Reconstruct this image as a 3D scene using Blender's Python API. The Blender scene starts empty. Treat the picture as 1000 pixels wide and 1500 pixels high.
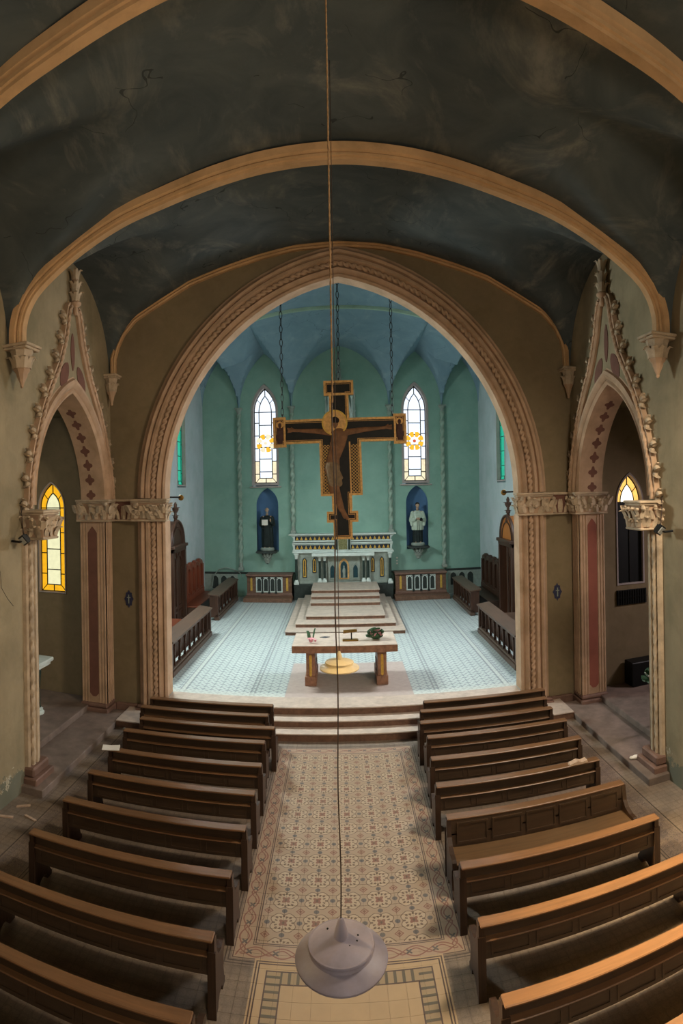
import bpy, bmesh, math, random
from mathutils import Vector, Matrix
from mathutils.geometry import tessellate_polygon
random.seed(4)
PI = math.pi
SC = bpy.context.scene
COL = SC.collection
S = 5.5                       # metres from the nave floor to the eye; architecture is laid out in this unit

def P(x, y, z):               # unit coordinates (z counted from eye level) -> metres
    return Vector((x*S, y*S, (z+1)*S))

# ------------------------------------------------------------------ camera
cd = bpy.data.cameras.new('camera')
cam = bpy.data.objects.new('camera', cd); COL.objects.link(cam)
SC.camera = cam
cam.location = P(0, 0, 0)
cam.rotation_euler = (Matrix.Rotation(PI/2, 4, 'X') @ Matrix.Rotation(-0.0164, 4, 'Z')).to_euler()
cd.type = 'PANO'
cd.panorama_type = 'CENTRAL_CYLINDRICAL'
F, CY = 855.5, 716.4
cd.central_cylindrical_radius = 1.0
cd.central_cylindrical_range_u_min = -500/F
cd.central_cylindrical_range_u_max = 500/F
cd.central_cylindrical_range_v_min = -(1500-CY)/F
cd.central_cylindrical_range_v_max = CY/F
cd.clip_start = 0.05; cd.clip_end = 200

# ------------------------------------------------------------------ world, lights, exposure
w = bpy.data.worlds.new('world'); SC.world = w; w.use_nodes = True
w.node_tree.nodes['Background'].inputs[0].default_value = (0.55, 0.70, 0.80, 1)
w.node_tree.nodes['Background'].inputs[1].default_value = 0.4
SC.view_settings.view_transform = 'Standard'
SC.view_settings.look = 'None'
SC.view_settings.exposure = 0.1
SC.view_settings.gamma = 1.0
SC.view_settings.use_curve_mapping = False
SC.cycles.use_denoising = True
SC.cycles.sample_clamp_indirect = 4.0
SC.cycles.max_bounces = 8
SC.cycles.diffuse_bounces = 5

def area(name, loc, target, sx, sy, power, col, spread=180):
    l = bpy.data.lights.new(name, 'AREA'); l.shape = 'RECTANGLE'
    l.size = sx; l.size_y = sy; l.energy = power; l.color = col; l.spread = math.radians(spread)
    o = bpy.data.objects.new(name, l); COL.objects.link(o)
    o.location = loc
    o.rotation_euler = (Vector(target)-Vector(loc)).to_track_quat('-Z', 'Y').to_euler()
    return o
# area lamps for daylight; west and chancel ones stand at out-of-view window openings
area('daylight_west_window', P(0.42, -0.66, 0.12), P(0.10, 1.6, -0.30), 1.5, 2.6, 400, (1.0, 0.89, 0.72))
area('daylight_nave_window_right', P(1.02, 1.10, 0.38), P(0.0, 1.12, -1.0), 1.3, 2.4, 960, (1.0, 0.85, 0.64))
area('added_nave_beam_left', P(-1.02, 0.98, 0.38), P(0.86, 0.86, -0.88), 1.3, 2.4, 680, (1.0, 0.74, 0.38), 32)  # warm beam added to gild the right front pew rails; no window there
area('daylight_chancel_window_left', P(-1.175, 3.25, 0.40), P(0.40, 3.02, -0.95), 1.25, 3.4, 1350, (0.85, 0.97, 0.94), 155)
area('daylight_chancel_window_right', P(1.175, 3.25, 0.40), P(-0.40, 3.0, -0.95), 1.25, 3.4, 860, (0.90, 0.96, 0.99), 155)
area('added_chapel_fill_left', P(-2.08, 1.95, -0.05), P(-0.95, 2.0, -1.0), 0.8, 2.0, 90, (0.80, 0.90, 0.86))  # added fill for the dim left chapel; its outer wall has no window
area('added_chapel_fill_right', P(2.08, 1.95, -0.05), P(0.90, 1.65, -1.0), 0.8, 2.0, 260, (0.95, 0.82, 0.84), 140)  # added pinkish fill for the right chapel and its floor, no window behind

# ------------------------------------------------------------------ node helper
def lin(h):
    h = h.lstrip('#'); c = [int(h[i:i+2], 16)/255 for i in (0, 2, 4)]
    return tuple(x/12.92 if x <= .04045 else ((x+.055)/1.055)**2.4 for x in c)

class G:
    def __init__(s, name):
        s.m = bpy.data.materials.new(name); s.m.use_nodes = True
        s.t = s.m.node_tree; s.n = s.t.nodes; s.L = s.t.links
        s.b = s.n['Principled BSDF']
        g = s.n.new('ShaderNodeNewGeometry'); s.pos = g.outputs['Position']
    def put(s, sock, v):
        if hasattr(v, 'is_output'): s.L.new(v, sock)
        elif isinstance(v, (tuple, list)):
            sock.default_value = tuple(v)+((1,) if len(v) == 3 and sock.type == 'RGBA' else ())
        else: sock.default_value = v
    def f(s, op, a, b=0.0, c=0.0):
        n = s.n.new('ShaderNodeMath'); n.operation = op
        for i, v in enumerate((a, b, c)): s.put(n.inputs[i], v)
        return n.outputs[0]
    def add(s, a, b): return s.f('ADD', a, b)
    def sub(s, a, b): return s.f('SUBTRACT', a, b)
    def mul(s, a, b): return s.f('MULTIPLY', a, b)
    def lt(s, a, b): return s.f('LESS_THAN', a, b)
    def gt(s, a, b): return s.f('GREATER_THAN', a, b)
    def mn(s, a, b): return s.f('MINIMUM', a, b)
    def mx(s, a, b): return s.f('MAXIMUM', a, b)
    def ab(s, a): return s.f('ABSOLUTE', a)
    def band(s, a, lo, hi): return s.mul(s.gt(a, lo), s.lt(a, hi))
    def xyz(s, v=None):
        n = s.n.new('ShaderNodeSeparateXYZ'); s.L.new(v or s.pos, n.inputs[0]); return n.outputs
    def mix(s, fac, a, b):
        n = s.n.new('ShaderNodeMix'); n.data_type = 'RGBA'
        s.put(n.inputs[0], fac); s.put(n.inputs[6], a); s.put(n.inputs[7], b); return n.outputs[2]
    def noise(s, scale, detail=4, rough=.55, dist=0., vec=None, stretch=None):
        v = vec or s.pos
        if stretch:
            m = s.n.new('ShaderNodeMapping'); s.L.new(v, m.inputs[0]); m.inputs['Scale'].default_value = stretch; v = m.outputs[0]
        n = s.n.new('ShaderNodeTexNoise'); s.L.new(v, n.inputs['Vector'])
        n.inputs['Scale'].default_value = scale; n.inputs['Detail'].default_value = detail
        n.inputs['Roughness'].default_value = rough; n.inputs['Distortion'].default_value = dist
        return n.outputs[0]
    def ramp(s, fac, stops):
        n = s.n.new('ShaderNodeValToRGB'); s.L.new(fac, n.inputs[0]); e = n.color_ramp.elements
        while len(e) < len(stops): e.new(.5)
        for el, (p, c) in zip(e, stops):
            el.position = p; el.color = tuple(c)+(1,) if len(c) == 3 else c
        return n.outputs[0]
    def bump(s, h, strength=.2, dist=.02):
        n = s.n.new('ShaderNodeBump'); n.inputs['Strength'].default_value = strength
        n.inputs['Distance'].default_value = dist; s.L.new(h, n.inputs['Height'])
        s.L.new(n.outputs[0], s.b.inputs['Normal'])
    def col(s, c): s.put(s.b.inputs['Base Color'], c)
    def set(s, rough=None, metal=None, spec=None):
        if rough is not None: s.put(s.b.inputs['Roughness'], rough)
        if metal is not None: s.put(s.b.inputs['Metallic'], metal)
        if spec is not None: s.put(s.b.inputs['Specular IOR Level'], spec)

def basic(name, hexa, rough=.8, var=.18, scale=2.5, bump=.15, bscale=35, metal=0., stretch=None, spec=.3, dirt=None):
    g = G(name); c = lin(hexa)
    k = g.ramp(g.noise(scale, 5, .6, stretch=stretch), [(.3, tuple(x*(1-var) for x in c)), (.7, tuple(min(1, x*(1+var)) for x in c))])
    if dirt:
        n = g.ramp(g.noise(dirt[1], 6, .65, .4), [(.45, (0, 0, 0)), (.7, (1, 1, 1))])
        k = g.mix(g.mul(n, dirt[2]), k, lin(dirt[0]))
    g.col(k); g.set(rough, metal, spec)
    if bump: g.bump(g.noise(bscale, 3, .6, stretch=stretch), bump)
    return g.m

def wood(name, hexa, axis, rough=.45, var=.35, spec=.4, dust=None):
    g = G(name); c = lin(hexa)
    st = [14, 14, 14]; st[axis] = .8
    k = g.ramp(g.noise(1.6, 5, .6, .6, stretch=tuple(st)), [(.3, tuple(x*(1-var) for x in c)), (.72, tuple(x*(1+var) for x in c))])
    if dust: k = g.mix(g.mul(g.noise(3.0, 5, .6), dust[1]), k, lin(dust[0]))
    g.col(k); g.set(rough, 0, spec)
    g.bump(g.noise(1.6, 4, .6, stretch=tuple(x*4 for x in st)), .08, .01)
    return g.m

M = {}
def nave_plaster():
    g = G('nave_plaster'); c = lin('#94856a')
    k = g.ramp(g.noise(.7, 5, .6), [(.3, tuple(x*.78 for x in c)), (.7, tuple(x*1.2 for x in c))])
    k = g.mix(g.mul(g.ramp(g.noise(1.3, 6, .65, .4), [(.45, (0, 0, 0)), (.7, (1, 1, 1))]), .6), k, lin('#756c53'))
    z = g.xyz()[2]                       # the old grey dado with its flaking upper edge
    e = g.add(.42, g.mul(g.sub(g.noise(2.6, 7, .7), .5), 1.1))
    k = g.mix(g.mul(g.lt(z, e), .85), k, lin('#63665a'))
    k = g.mix(g.mul(g.band(g.sub(z, e), 0, .045), g.gt(g.noise(5, 4), .52)), k, lin('#b7ad98'))
    st = g.noise(1.5, 5, .6, stretch=(1.6, 1.6, .25))
    k = g.mix(g.mul(g.ramp(st, [(.5, (0, 0, 0)), (.75, (1, 1, 1))]), .35), k, lin('#6a6650'))
    g.col(k); g.set(.9, 0, .25); g.bump(g.noise(25, 3, .6), .12)
    return g.m
M['nave_plaster'] = nave_plaster()
M['chancel_wall_plaster'] = basic('chancel_wall_plaster', '#84745a', .9, .18, .8, .12, 25, dirt=('#6b5f45', 1.6, .5))
M['chapel_plaster'] = basic('chapel_plaster', '#7d7455', .95, .25, .9, .12, 25, dirt=('#4a442f', 1.1, .7))
M['teal_plaster'] = basic('teal_plaster', '#86a99b', .85, .10, .9, .08, 25, dirt=('#73988a', 1.2, .5))
M['side_plaster'] = basic('side_plaster', '#b4bec1', .85, .10, .8, .08, 25, dirt=('#95acab', .9, .5))
M['niche_blue'] = basic('niche_blue', '#4c6b8e', .85, .12, 1.5, .05)
M['stone'] = basic('stone', '#b4957a', .8, .16, 2.0, .2, 30, dirt=('#94795a', 2.2, .6))
M['stone_pale'] = basic('stone_pale', '#b9a48a', .8, .18, 2.4, .25, 30, dirt=('#8b7c68', 3, .7))
M['rib_stone'] = basic('rib_stone', '#c29b70', .75, .14, 1.6, .15, 30, dirt=('#94764f', 2.2, .5))
M['brown_paint'] = basic('brown_paint', '#6e4a3d', .85, .15, 3, .05)
M['red_paint'] = basic('red_paint', '#8d5344', .8, .15, 2, .05)
M['pink_stone'] = basic('pink_stone', '#755a4e', .6, .25, 4, .08, 60)
M['chapel_stone'] = basic('chapel_stone', '#7a6a60', .6, .28, 3, .08, 60, dirt=('#5a4f48', 1.4, .6))
M['brown_marble'] = basic('brown_marble', '#6b4f3f', .5, .3, 9, .05, 60)
M['table_marble'] = basic('table_marble', '#8d6752', .5, .3, 9, .05, 60)
M['top_marble'] = basic('top_marble', '#b9a89a', .45, .18, 5, .04, 60)
M['white_marble'] = basic('white_marble', '#c8d2cc', .45, .12, 6, .05, 60)
M['grey_marble'] = basic('grey_marble', '#8c958c', .5, .15, 6, .05, 60)
M['green_marble'] = basic('green_marble', '#23332e', .3, .5, 12, .02, 60, spec=.5)
M['dark_stone'] = basic('dark_stone', '#2d3431', .5, .3, 8, .05, 60)
M['navy'] = basic('navy', '#1d2836', .5, .2, 8, .02)
M['teal_inset'] = basic('teal_inset', '#173a42', .5, .3, 10, .02)
M['gold'] = basic('gold', '#c9a24b', .45, .2, 12, .1, 60, metal=.35)
M['gold_dark'] = basic('gold_dark', '#cfa062', .5, .25, 12, .2, 60, metal=.35)
M['old_gold'] = basic('old_gold', '#77754f', .5, .3, 14, .2, 40, metal=.2)
M['iron'] = basic('iron', '#1a1b1a', .55, .3, 10, .1, 60, metal=.5)
M['brass'] = basic('brass', '#8c6a34', .4, .25, 12, .05, 60, metal=.8)
M['black_plastic'] = basic('black_plastic', '#101214', .5, .2, 6, .02)
M['lens'] = basic('lens', '#b8bcbc', .2, .05, 6, 0, spec=.6)
M['paper'] = basic('paper', '#d8d2c6', .8, .06, 9, .03)
M['lead'] = basic('lead', '#15130f', .6, .2, 8, .05)
M['window_frame'] = basic('window_frame', '#a79c98', .8, .12, 3, .08)
M['pew_x'] = wood('pew_x', '#3a281b', 0, .42, .35, .45, ('#6d604c', .2))
M['pew_rail'] = wood('pew_rail', '#6c4a2f', 0, .38, .3, .5, ('#8c7256', .3))
M['pew_z'] = wood('pew_z', '#37261b', 2, .45, .35, .4)
M['pew_seat'] = wood('pew_seat', '#5e442c', 0, .45, .25, .4, ('#86745a', .3))
M['stall_y'] = wood('stall_y', '#4c3528', 1, .42, .3, .45, ('#7d7064', .2))
M['stall_z'] = wood('stall_z', '#40291d', 2, .45, .35, .4)
M['stall_red'] = wood('stall_red', '#7a3f2a', 2, .4, .3, .45)
M['door_orange'] = wood('door_orange', '#a5642b', 2, .45, .2, .4)
M['lamp_grey'] = basic('lamp_grey', '#77717e', .5, .15, 7, .04, 50, dirt=('#75686a', 6, .6))
M['lamp_cream'] = basic('lamp_cream', '#c9b58c', .5, .12, 7, .04, 50)
M['rope'] = basic('rope', '#8a6a48', .9, .4, 60, .3, 90)
M['cable_dark'] = basic('cable_dark', '#3a2c24', .7, .2, 20, 0)
M['skin_dark'] = basic('skin_dark', '#7c5436', .6, .3, 6, .1, 40)
M['cross_black'] = basic('cross_black', '#171512', .55, .4, 5, .08, 40)
M['cloth_umber'] = basic('cloth_umber', '#7d6448', .7, .3, 8, .15, 30)
M['icon_red'] = basic('icon_red', '#4a2e28', .6, .4, 7, .1, 40)
M['hair_dark'] = basic('hair_dark', '#20150f', .7, .3, 20, .2, 60)
M['hair_grey'] = basic('hair_grey', '#8b8a84', .7, .2, 20, .2, 60)
M['skin'] = basic('skin', '#a98a72', .6, .1, 12, .03)
M['habit_black'] = basic('habit_black', '#1b2423', .7, .3, 5, .1, 30)
M['surplice'] = basic('surplice', '#b3bfae', .7, .12, 6, .1, 30)
M['leaf'] = basic('leaf', '#3f5f42', .6, .3, 20, .05)
M['pink_flower'] = basic('pink_flower', '#dc9aa4', .6, .2, 20, .05)
M['white_flower'] = basic('white_flower', '#c9c4b6', .6, .15, 20, .05)
M['rubble'] = basic('rubble', '#b59b86', .9, .2, 10, .2)

def vault_mat(name, dark, light, chalk, amount):
    g = G(name)
    a = g.noise(.8, 5, .6, 1.4)
    k = g.ramp(a, [(.3, lin(dark)), (.75, lin(light))])
    s = g.noise(.55, 7, .68, 2.6, stretch=(1.0, .5, 1.6))
    m = g.ramp(s, [(.52, (0, 0, 0)), (.62, (.35,)*3), (.72, (1, 1, 1))])
    k = g.mix(g.mul(m, amount), k, lin(chalk))
    vo = g.n.new('ShaderNodeTexVoronoi'); vo.feature = 'DISTANCE_TO_EDGE'; vo.inputs['Scale'].default_value = .45
    wv = g.n.new('ShaderNodeVectorMath'); wv.operation = 'ADD'; nz = g.n.new('ShaderNodeTexNoise'); nz.inputs['Scale'].default_value = 1.6; g.L.new(g.pos, nz.inputs['Vector'])
    g.L.new(g.pos, wv.inputs[0]); g.L.new(nz.outputs['Color'], wv.inputs[1]); g.L.new(wv.outputs[0], vo.inputs['Vector'])
    k = g.mix(g.mul(g.mul(g.lt(vo.outputs['Distance'], .0028), g.gt(g.noise(.7, 2), .54)), .7), k, tuple(x*.35 for x in lin(dark)))
    g.col(k); g.set(.9, 0, .2); g.bump(g.noise(9, 4, .6), .15, .02)
    return g.m
M['nave_vault'] = vault_mat('nave_vault', '#42494a', '#585d5b', '#928d81', .55)
M['chancel_vault'] = vault_mat('chancel_vault', '#7892a0', '#86a0ae', '#a5b8c0', .45)

def glass(name, hexa, strength, var=.1):
    g = G(name); c = lin(hexa)
    k = g.ramp(g.noise(9, 4, .6), [(.3, tuple(x*(1-var) for x in c)), (.7, tuple(min(1, x*(1+var)) for x in c))])
    g.col((.02, .02, .02)); g.set(.15)
    g.put(g.b.inputs['Emission Color'], k); g.b.inputs['Emission Strength'].default_value = strength
    return g.m
M['glass_white'] = glass('glass_white', '#dfe9f6', 1.35, .06)
M['glass_warm'] = glass('glass_warm', '#f6e6c2', 1.05, .12)
M['glass_amber'] = glass('glass_amber', '#ffbf2e', 1.0, .1)
M['glass_yellow'] = glass('glass_yellow', '#ffb51e', .95, .12)
M['glass_pale'] = glass('glass_pale', '#f2efc0', .95, .07)
M['glass_green'] = glass('glass_green', '#18a888', 1.0, .15)
M['glass_glare'] = glass('glass_glare', '#fff0d8', 2.6, .05)
M['glass_orange'] = glass('glass_orange', '#ffbf62', 1.3, .15)
M['glass_red'] = glass('glass_red', '#e0602a', .9, .1)

def nave_floor():
    g = G('nave_floor_tiles'); p = g.xyz()
    X = g.mul(p[0], 1/S); Y = g.mul(p[1], 1/S); ax = g.ab(X)
    pt = .0755
    u = g.sub(g.f('FRACT', g.add(g.mul(X, 1/pt), 20.5)), .5)
    v = g.sub(g.f('FRACT', g.add(g.mul(g.sub(Y, 1.343), 1/pt), 20.5)), .5)
    r = g.f('SQRT', g.add(g.mul(u, u), g.mul(v, v)))
    th = g.f('ARCTAN2', v, u)
    c4 = g.f('COSINE', g.mul(th, 4)); c8 = g.f('COSINE', g.mul(th, 8)); c16 = g.f('COSINE', g.mul(th, 16))
    base, cream = lin('#9d866f'), lin('#ac967d')
    brown, red, grey, dark = lin('#665140'), lin('#7d5544'), lin('#5d5654'), lin('#52403b')
    R = g.add(.40, g.mul(c4, -.045))
    R = g.add(R, g.mul(c8, -.02))
    k = g.mix(g.lt(r, R), base, cream)
    k = g.mix(g.lt(g.ab(g.sub(r, R)), .014), k, brown)
    k = g.mix(g.mul(g.lt(g.ab(g.sub(r, g.add(.27, g.mul(c8, .03)))), .045), g.gt(c16, -.2)), k, brown)
    k = g.mix(g.lt(r, g.add(.13, g.mul(c4, -.035))), k, red)
    k = g.mix(g.lt(r, .045), k, brown)
    au, av = g.sub(.5, g.ab(u)), g.sub(.5, g.ab(v))
    dc = g.add(au, av)
    k = g.mix(g.band(dc, .10, .15), k, red)
    k = g.mix(g.lt(dc, .07), k, red)
    e1 = g.f('SQRT', g.add(g.mul(au, au), g.mul(v, v))); e2 = g.f('SQRT', g.add(g.mul(av, av), g.mul(u, u)))
    k = g.mix(g.lt(g.mn(e1, e2), .085), k, grey)
    field = k
    # borders: d grows outwards from the edge of the patterned field
    dx = g.sub(ax, .2)
    dy = g.mx(g.sub(1.282, Y), g.sub(Y, 2.2))
    d = g.mx(dx, dy)
    def guil(s_, d_):
        t = g.mul(g.sub(d_, .03), 1/.0135)
        ph = g.mul(s_, 2*PI/.115)
        sn = g.f('SINE', ph)
        l1 = g.lt(g.ab(g.sub(t, sn)), .13); l2 = g.lt(g.ab(g.add(t, sn)), .13)
        l3 = g.lt(g.ab(g.sub(t, g.mul(.55, g.f('COSINE', g.mul(ph, 2))))), .12)
        kk = g.mix(g.mx(g.mx(l1, l2), l3), lin('#a48c76'), lin('#84594d'))
        fs = g.sub(g.f('FRACT', g.add(g.mul(s_, 1/.0575), .25)), .5)
        q1 = g.mul(fs, .0575/.0135)
        rr = g.f('SQRT', g.add(g.mul(q1, q1), g.mul(t, t)))
        tt = g.f('ARCTAN2', t, q1)
        fl = g.lt(rr, g.add(.42, g.mul(.22, g.f('COSINE', g.mul(g.sub(tt, PI/4), 4)))))
        return g.mix(fl, kk, grey)
    bord = g.mix(g.gt(dx, dy), guil(X, d), guil(Y, d))
    bord = g.mix(g.mx(g.mx(g.band(d, .0035, .0062), g.band(d, .0085, .0105)), g.band(d, .048, .0505)), bord, dark)
    k = g.mix(g.gt(d, 0), field, bord)
    # the plainer panel nearer the entrance
    di = g.mn(g.sub(.2, ax), g.sub(1.234, Y))
    pan = g.mix(g.noise(4, 4), lin('#a98e6c'), lin('#b79b78'))
    fr = g.band(di, .03, .058)
    saw = g.f('FRACT', g.mul(g.mn(X, 9), 1/.018)); saw2 = g.f('FRACT', g.mul(Y, 1/.018))
    tick = g.mul(fr, g.mx(g.mul(g.lt(g.sub(.2, ax), .058), g.lt(saw2, .35)), g.mul(g.gt(g.sub(.2, ax), .058), g.lt(saw, .35))))
    pan = g.mix(fr, pan, lin('#9c8567')); pan = g.mix(tick, pan, lin('#5e5648'))
    pan = g.mix(g.mx(g.mx(g.band(di, .0035, .0065), g.band(di, .0095, .0125)), g.mx(g.band(di, .027, .030), g.band(di, .058, .061))), pan, dark)
    k = g.mix(g.gt(di, 0), k, pan)
    # the floor under the pews and along the walls
    g1 = g.noise(3.5, 6, .65)
    pat = g.mul(g.f('SINE', g.mul(X, 2*PI/.0755*2)), g.f('SINE', g.mul(Y, 2*PI/.0755*2)))
    out = g.ramp(g1, [(.3, lin('#6e6259')), (.7, lin('#8c7c6c'))])
    out = g.mix(g.mul(g.gt(g.noise(60, 4, .6, .5), .55), .3), out, lin('#4d443e'))
    out = g.mix(g.mul(g.lt(g.ab(pat), .25), .25), out, lin('#57493f'))
    scr = g.lt(g.ab(g.sub(g.noise(26, 2, .4, 2.0), .5)), .035)
    out = g.mix(g.mul(scr, g.band(ax, .82, .90)), out, lin('#4c4048'))
    out = g.mix(g.mx(g.mx(g.band(ax, .805, .8085), g.band(ax, .814, .817)), g.band(ax, .905, .9085)), out, lin('#38312f'))
    out = g.mix(g.mx(g.band(d, .056, .059), g.band(d, .0635, .066)), out, lin('#4b3f3a'))
    far = g.mul(g.gt(d, .0515), g.lt(di, 0))
    k = g.mix(far, k, out)
    dirt = g.noise(2.2, 6, .65)
    k = g.mix(g.mul(g.f('SUBTRACT', dirt, .3), .55), k, lin('#8a7a6a'))
    g.col(k); g.set(.5, 0, .35); g.bump(g.noise(30, 3), .04, .01)
    return g.m
M['nave_floor'] = nave_floor()

def chancel_floor():
    g = G('chancel_floor_tiles'); p = g.xyz()
    X = g.mul(p[0], 1/S); Y = g.mul(p[1], 1/S); ax = g.ab(X)
    pt = .038
    u = g.sub(g.f('FRACT', g.add(g.mul(X, 1/pt), 40.5)), .5); v = g.sub(g.f('FRACT', g.add(g.mul(Y, 1/pt), .5)), .5)
    r = g.f('SQRT', g.add(g.mul(u, u), g.mul(v, v))); th = g.f('ARCTAN2', v, u)
    c4 = g.f('COSINE', g.mul(th, 4))
    k = g.mix(g.noise(3, 5), lin('#a9b3b2'), lin('#c4cbc7'))
    k = g.mix(g.mul(g.lt(r, g.add(.26, g.mul(c4, .1))), .75), k, lin('#6c7480'))
    k = g.mix(g.lt(r, .1), k, lin('#a8b0ae'))
    k = g.mix(g.mul(g.lt(g.add(g.sub(.5, g.ab(u)), g.sub(.5, g.ab(v))), .2), .6), k, lin('#74777f'))
    bands = g.mx(g.mx(g.band(ax, .40, .408), g.band(ax, .42, .426)), g.mx(g.band(ax, .72, .728), g.band(ax, .745, .752)))
    k = g.mix(g.mul(bands, .6), k, lin('#74757b'))
    strip = g.mx(g.band(Y, 2.555, 2.60), g.band(ax, .728, .745))
    k = g.mix(g.mul(strip, .55), k, lin('#c4c8c0'))
    mid = g.mul(g.lt(g.ab(g.sub(X, .02)), .285), g.lt(Y, 3.06))
    k = g.mix(mid, k, g.mix(g.noise(8, 5), lin('#a08d86'), lin('#bdaea6')))
    g.col(k); g.set(.42, 0, .4); g.bump(g.noise(30, 3), .03, .01)
    return g.m
M['chancel_floor'] = chancel_floor()

def lattice_mat():
    g = G('gold_lattice'); p = g.xyz()
    a = g.f('SINE', g.mul(g.add(p[0], p[2]), 34)); b = g.f('SINE', g.mul(g.sub(p[0], p[2]), 34))
    m = g.gt(g.mx(g.ab(a), g.ab(b)), .93)
    d = g.gt(g.mul(g.ab(a), g.ab(b)), .72)
    k = g.mix(g.mx(m, d), lin('#33231a'), lin('#b98f4c'))
    g.col(k); g.set(.55, 0, .3); g.bump(m, .1, .01)
    return g.m
M['lattice'] = lattice_mat()

# ------------------------------------------------------------------ mesh helpers
def bx(bm, x0, x1, y0, y1, z0, z1, bev=0):
    vs = [bm.verts.new((x, y, z)) for x in (x0, x1) for y in (y0, y1) for z in (z0, z1)]
    fs = [bm.faces.new([vs[i] for i in q]) for q in ((0, 1, 3, 2), (4, 6, 7, 5), (0, 4, 5, 1), (2, 3, 7, 6), (0, 2, 6, 4), (1, 5, 7, 3))]
    if bev:
        es = list({e for f in fs for e in f.edges})
        bmesh.ops.bevel(bm, geom=es, offset=bev, segments=1, affect='EDGES', profile=.5)

def prism(bm, pts, fn, d0, d1):
    a = [bm.verts.new(fn(u, v, d0)) for u, v in pts]; b = [bm.verts.new(fn(u, v, d1)) for u, v in pts]
    n = len(pts)
    bm.faces.new(a); bm.faces.new(b[::-1])
    for i in range(n): bm.faces.new((a[i], b[i], b[(i+1) % n], a[(i+1) % n]))

def ring(bm, outer, inner, fn, d0, d1):      # closed frame between two outlines of equal length
    n = len(outer)
    V = [[bm.verts.new(fn(u, v, d)) for u, v in L] for L in (outer, inner) for d in (d0, d1)]
    for i in range(n):
        j = (i+1) % n
        for a, b in ((0, 1), (1, 3), (3, 2), (2, 0)): bm.faces.new((V[a][i], V[a][j], V[b][j], V[b][i]))

def slab(bm, outline, holes, fn, d0, d1):
    loops = [outline]+holes
    flat = [p for L in loops for p in L]
    tri = tessellate_polygon([[Vector((u, v, 0)) for u, v in L] for L in loops])
    A = [bm.verts.new(fn(u, v, d0)) for u, v in flat]; B = [bm.verts.new(fn(u, v, d1)) for u, v in flat]
    for t in tri:
        try: bm.faces.new([A[i] for i in t]); bm.faces.new([B[i] for i in t[::-1]])
        except ValueError: pass
    k = 0
    for L in loops:
        n = len(L)
        for i in range(n):
            j = (i+1) % n
            try: bm.faces.new((A[k+i], A[k+j], B[k+j], B[k+i]))
            except ValueError: pass
        k += n

def tube(bm, pts, r, n=6, closed=False, cap=True):
    pts = [Vector(p) for p in pts]; m = len(pts); rings = []
    prev = None
    for i, p in enumerate(pts):
        t = (pts[(i+1) % m]-pts[i-1]) if closed else (pts[min(i+1, m-1)]-pts[max(i-1, 0)])
        t.normalize()
        if prev is None:
            a = t.orthogonal().normalized()
        else:
            a = (prev-t*prev.dot(t))
            a = a.normalized() if a.length > 1e-6 else t.orthogonal().normalized()
        prev = a; b = t.cross(a)
        rr = r[i] if isinstance(r, (list, tuple)) else r
        rings.append([bm.verts.new(p+(a*math.cos(2*PI*k/n)+b*math.sin(2*PI*k/n))*rr) for k in range(n)])
    for i in range(m if closed else m-1):
        A, B = rings[i], rings[(i+1) % m]
        for k in range(n): bm.faces.new((A[k], A[(k+1) % n], B[(k+1) % n], B[k]))
    if cap and not closed:
        bm.faces.new(rings[0][::-1]); bm.faces.new(rings[-1])

def lathe(bm, prof, n=16, c=(0, 0, 0), sx=1., sy=1., mod=None):
    rings = []
    for r, z in prof:
        L = []
        for k in range(n):
            t = 2*PI*k/n; q = r*(mod(t, z) if mod else 1)
            L.append(bm.verts.new((c[0]+q*sx*math.cos(t), c[1]+q*sy*math.sin(t), c[2]+z)))
        rings.append(L)
    for A, B in zip(rings, rings[1:]):
        for k in range(n): bm.faces.new((A[k], A[(k+1) % n], B[(k+1) % n], B[k]))
    bm.faces.new(rings[0][::-1]); bm.faces.new(rings[-1])

def ell(bm, c, rx, ry, rz, n=10, m=6):
    rings = []
    for i in range(1, m):
        f = PI*i/m
        rings.append([bm.verts.new((c[0]+rx*math.sin(f)*math.cos(2*PI*k/n), c[1]+ry*math.sin(f)*math.sin(2*PI*k/n), c[2]-rz*math.cos(f))) for k in range(n)])
    lo = bm.verts.new((c[0], c[1], c[2]-rz)); hi = bm.verts.new((c[0], c[1], c[2]+rz))
    for A, B in zip(rings, rings[1:]):
        for k in range(n): bm.faces.new((A[k], A[(k+1) % n], B[(k+1) % n], B[k]))
    for k in range(n):
        bm.faces.new((lo, rings[0][(k+1) % n], rings[0][k])); bm.faces.new((hi, rings[-1][k], rings[-1][(k+1) % n]))

def sweep(bm, path, D, prof, flip=1, cap=True):
    """profile (a outwards in the plane of the path, b along D) carried along a planar path, mitred"""
    D = Vector(D).normalized(); m = len(path); rings = []
    for i, p in enumerate(path):
        t0 = (path[i]-path[i-1]).normalized() if i else None
        t1 = (path[i+1]-path[i]).normalized() if i < m-1 else None
        n0 = t0.cross(D)*flip if t0 else None; n1 = t1.cross(D)*flip if t1 else None
        if n0 is None: N, s = n1, 1
        elif n1 is None: N, s = n0, 1
        else:
            N = (n0+n1).normalized(); s = 1/max(.35, N.dot(n0))
        rings.append([bm.verts.new(p+N*(a*s)+D*b) for a, b in prof])
    n = len(prof)
    for A, B in zip(rings, rings[1:]):
        for k in range(n): bm.faces.new((A[k], A[(k+1) % n], B[(k+1) % n], B[k]))
    if cap:
        bm.faces.new(rings[0][::-1]); bm.faces.new(rings[-1])

def resample(path, step):
    out = [path[0]]; acc = 0
    for a, b in zip(path, path[1:]):
        L = (b-a).length
        if L < 1e-9: continue
        d = step-acc
        while d <= L:
            out.append(a.lerp(b, d/L)); d += step
        acc = (acc+L) % step
    return out

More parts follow.
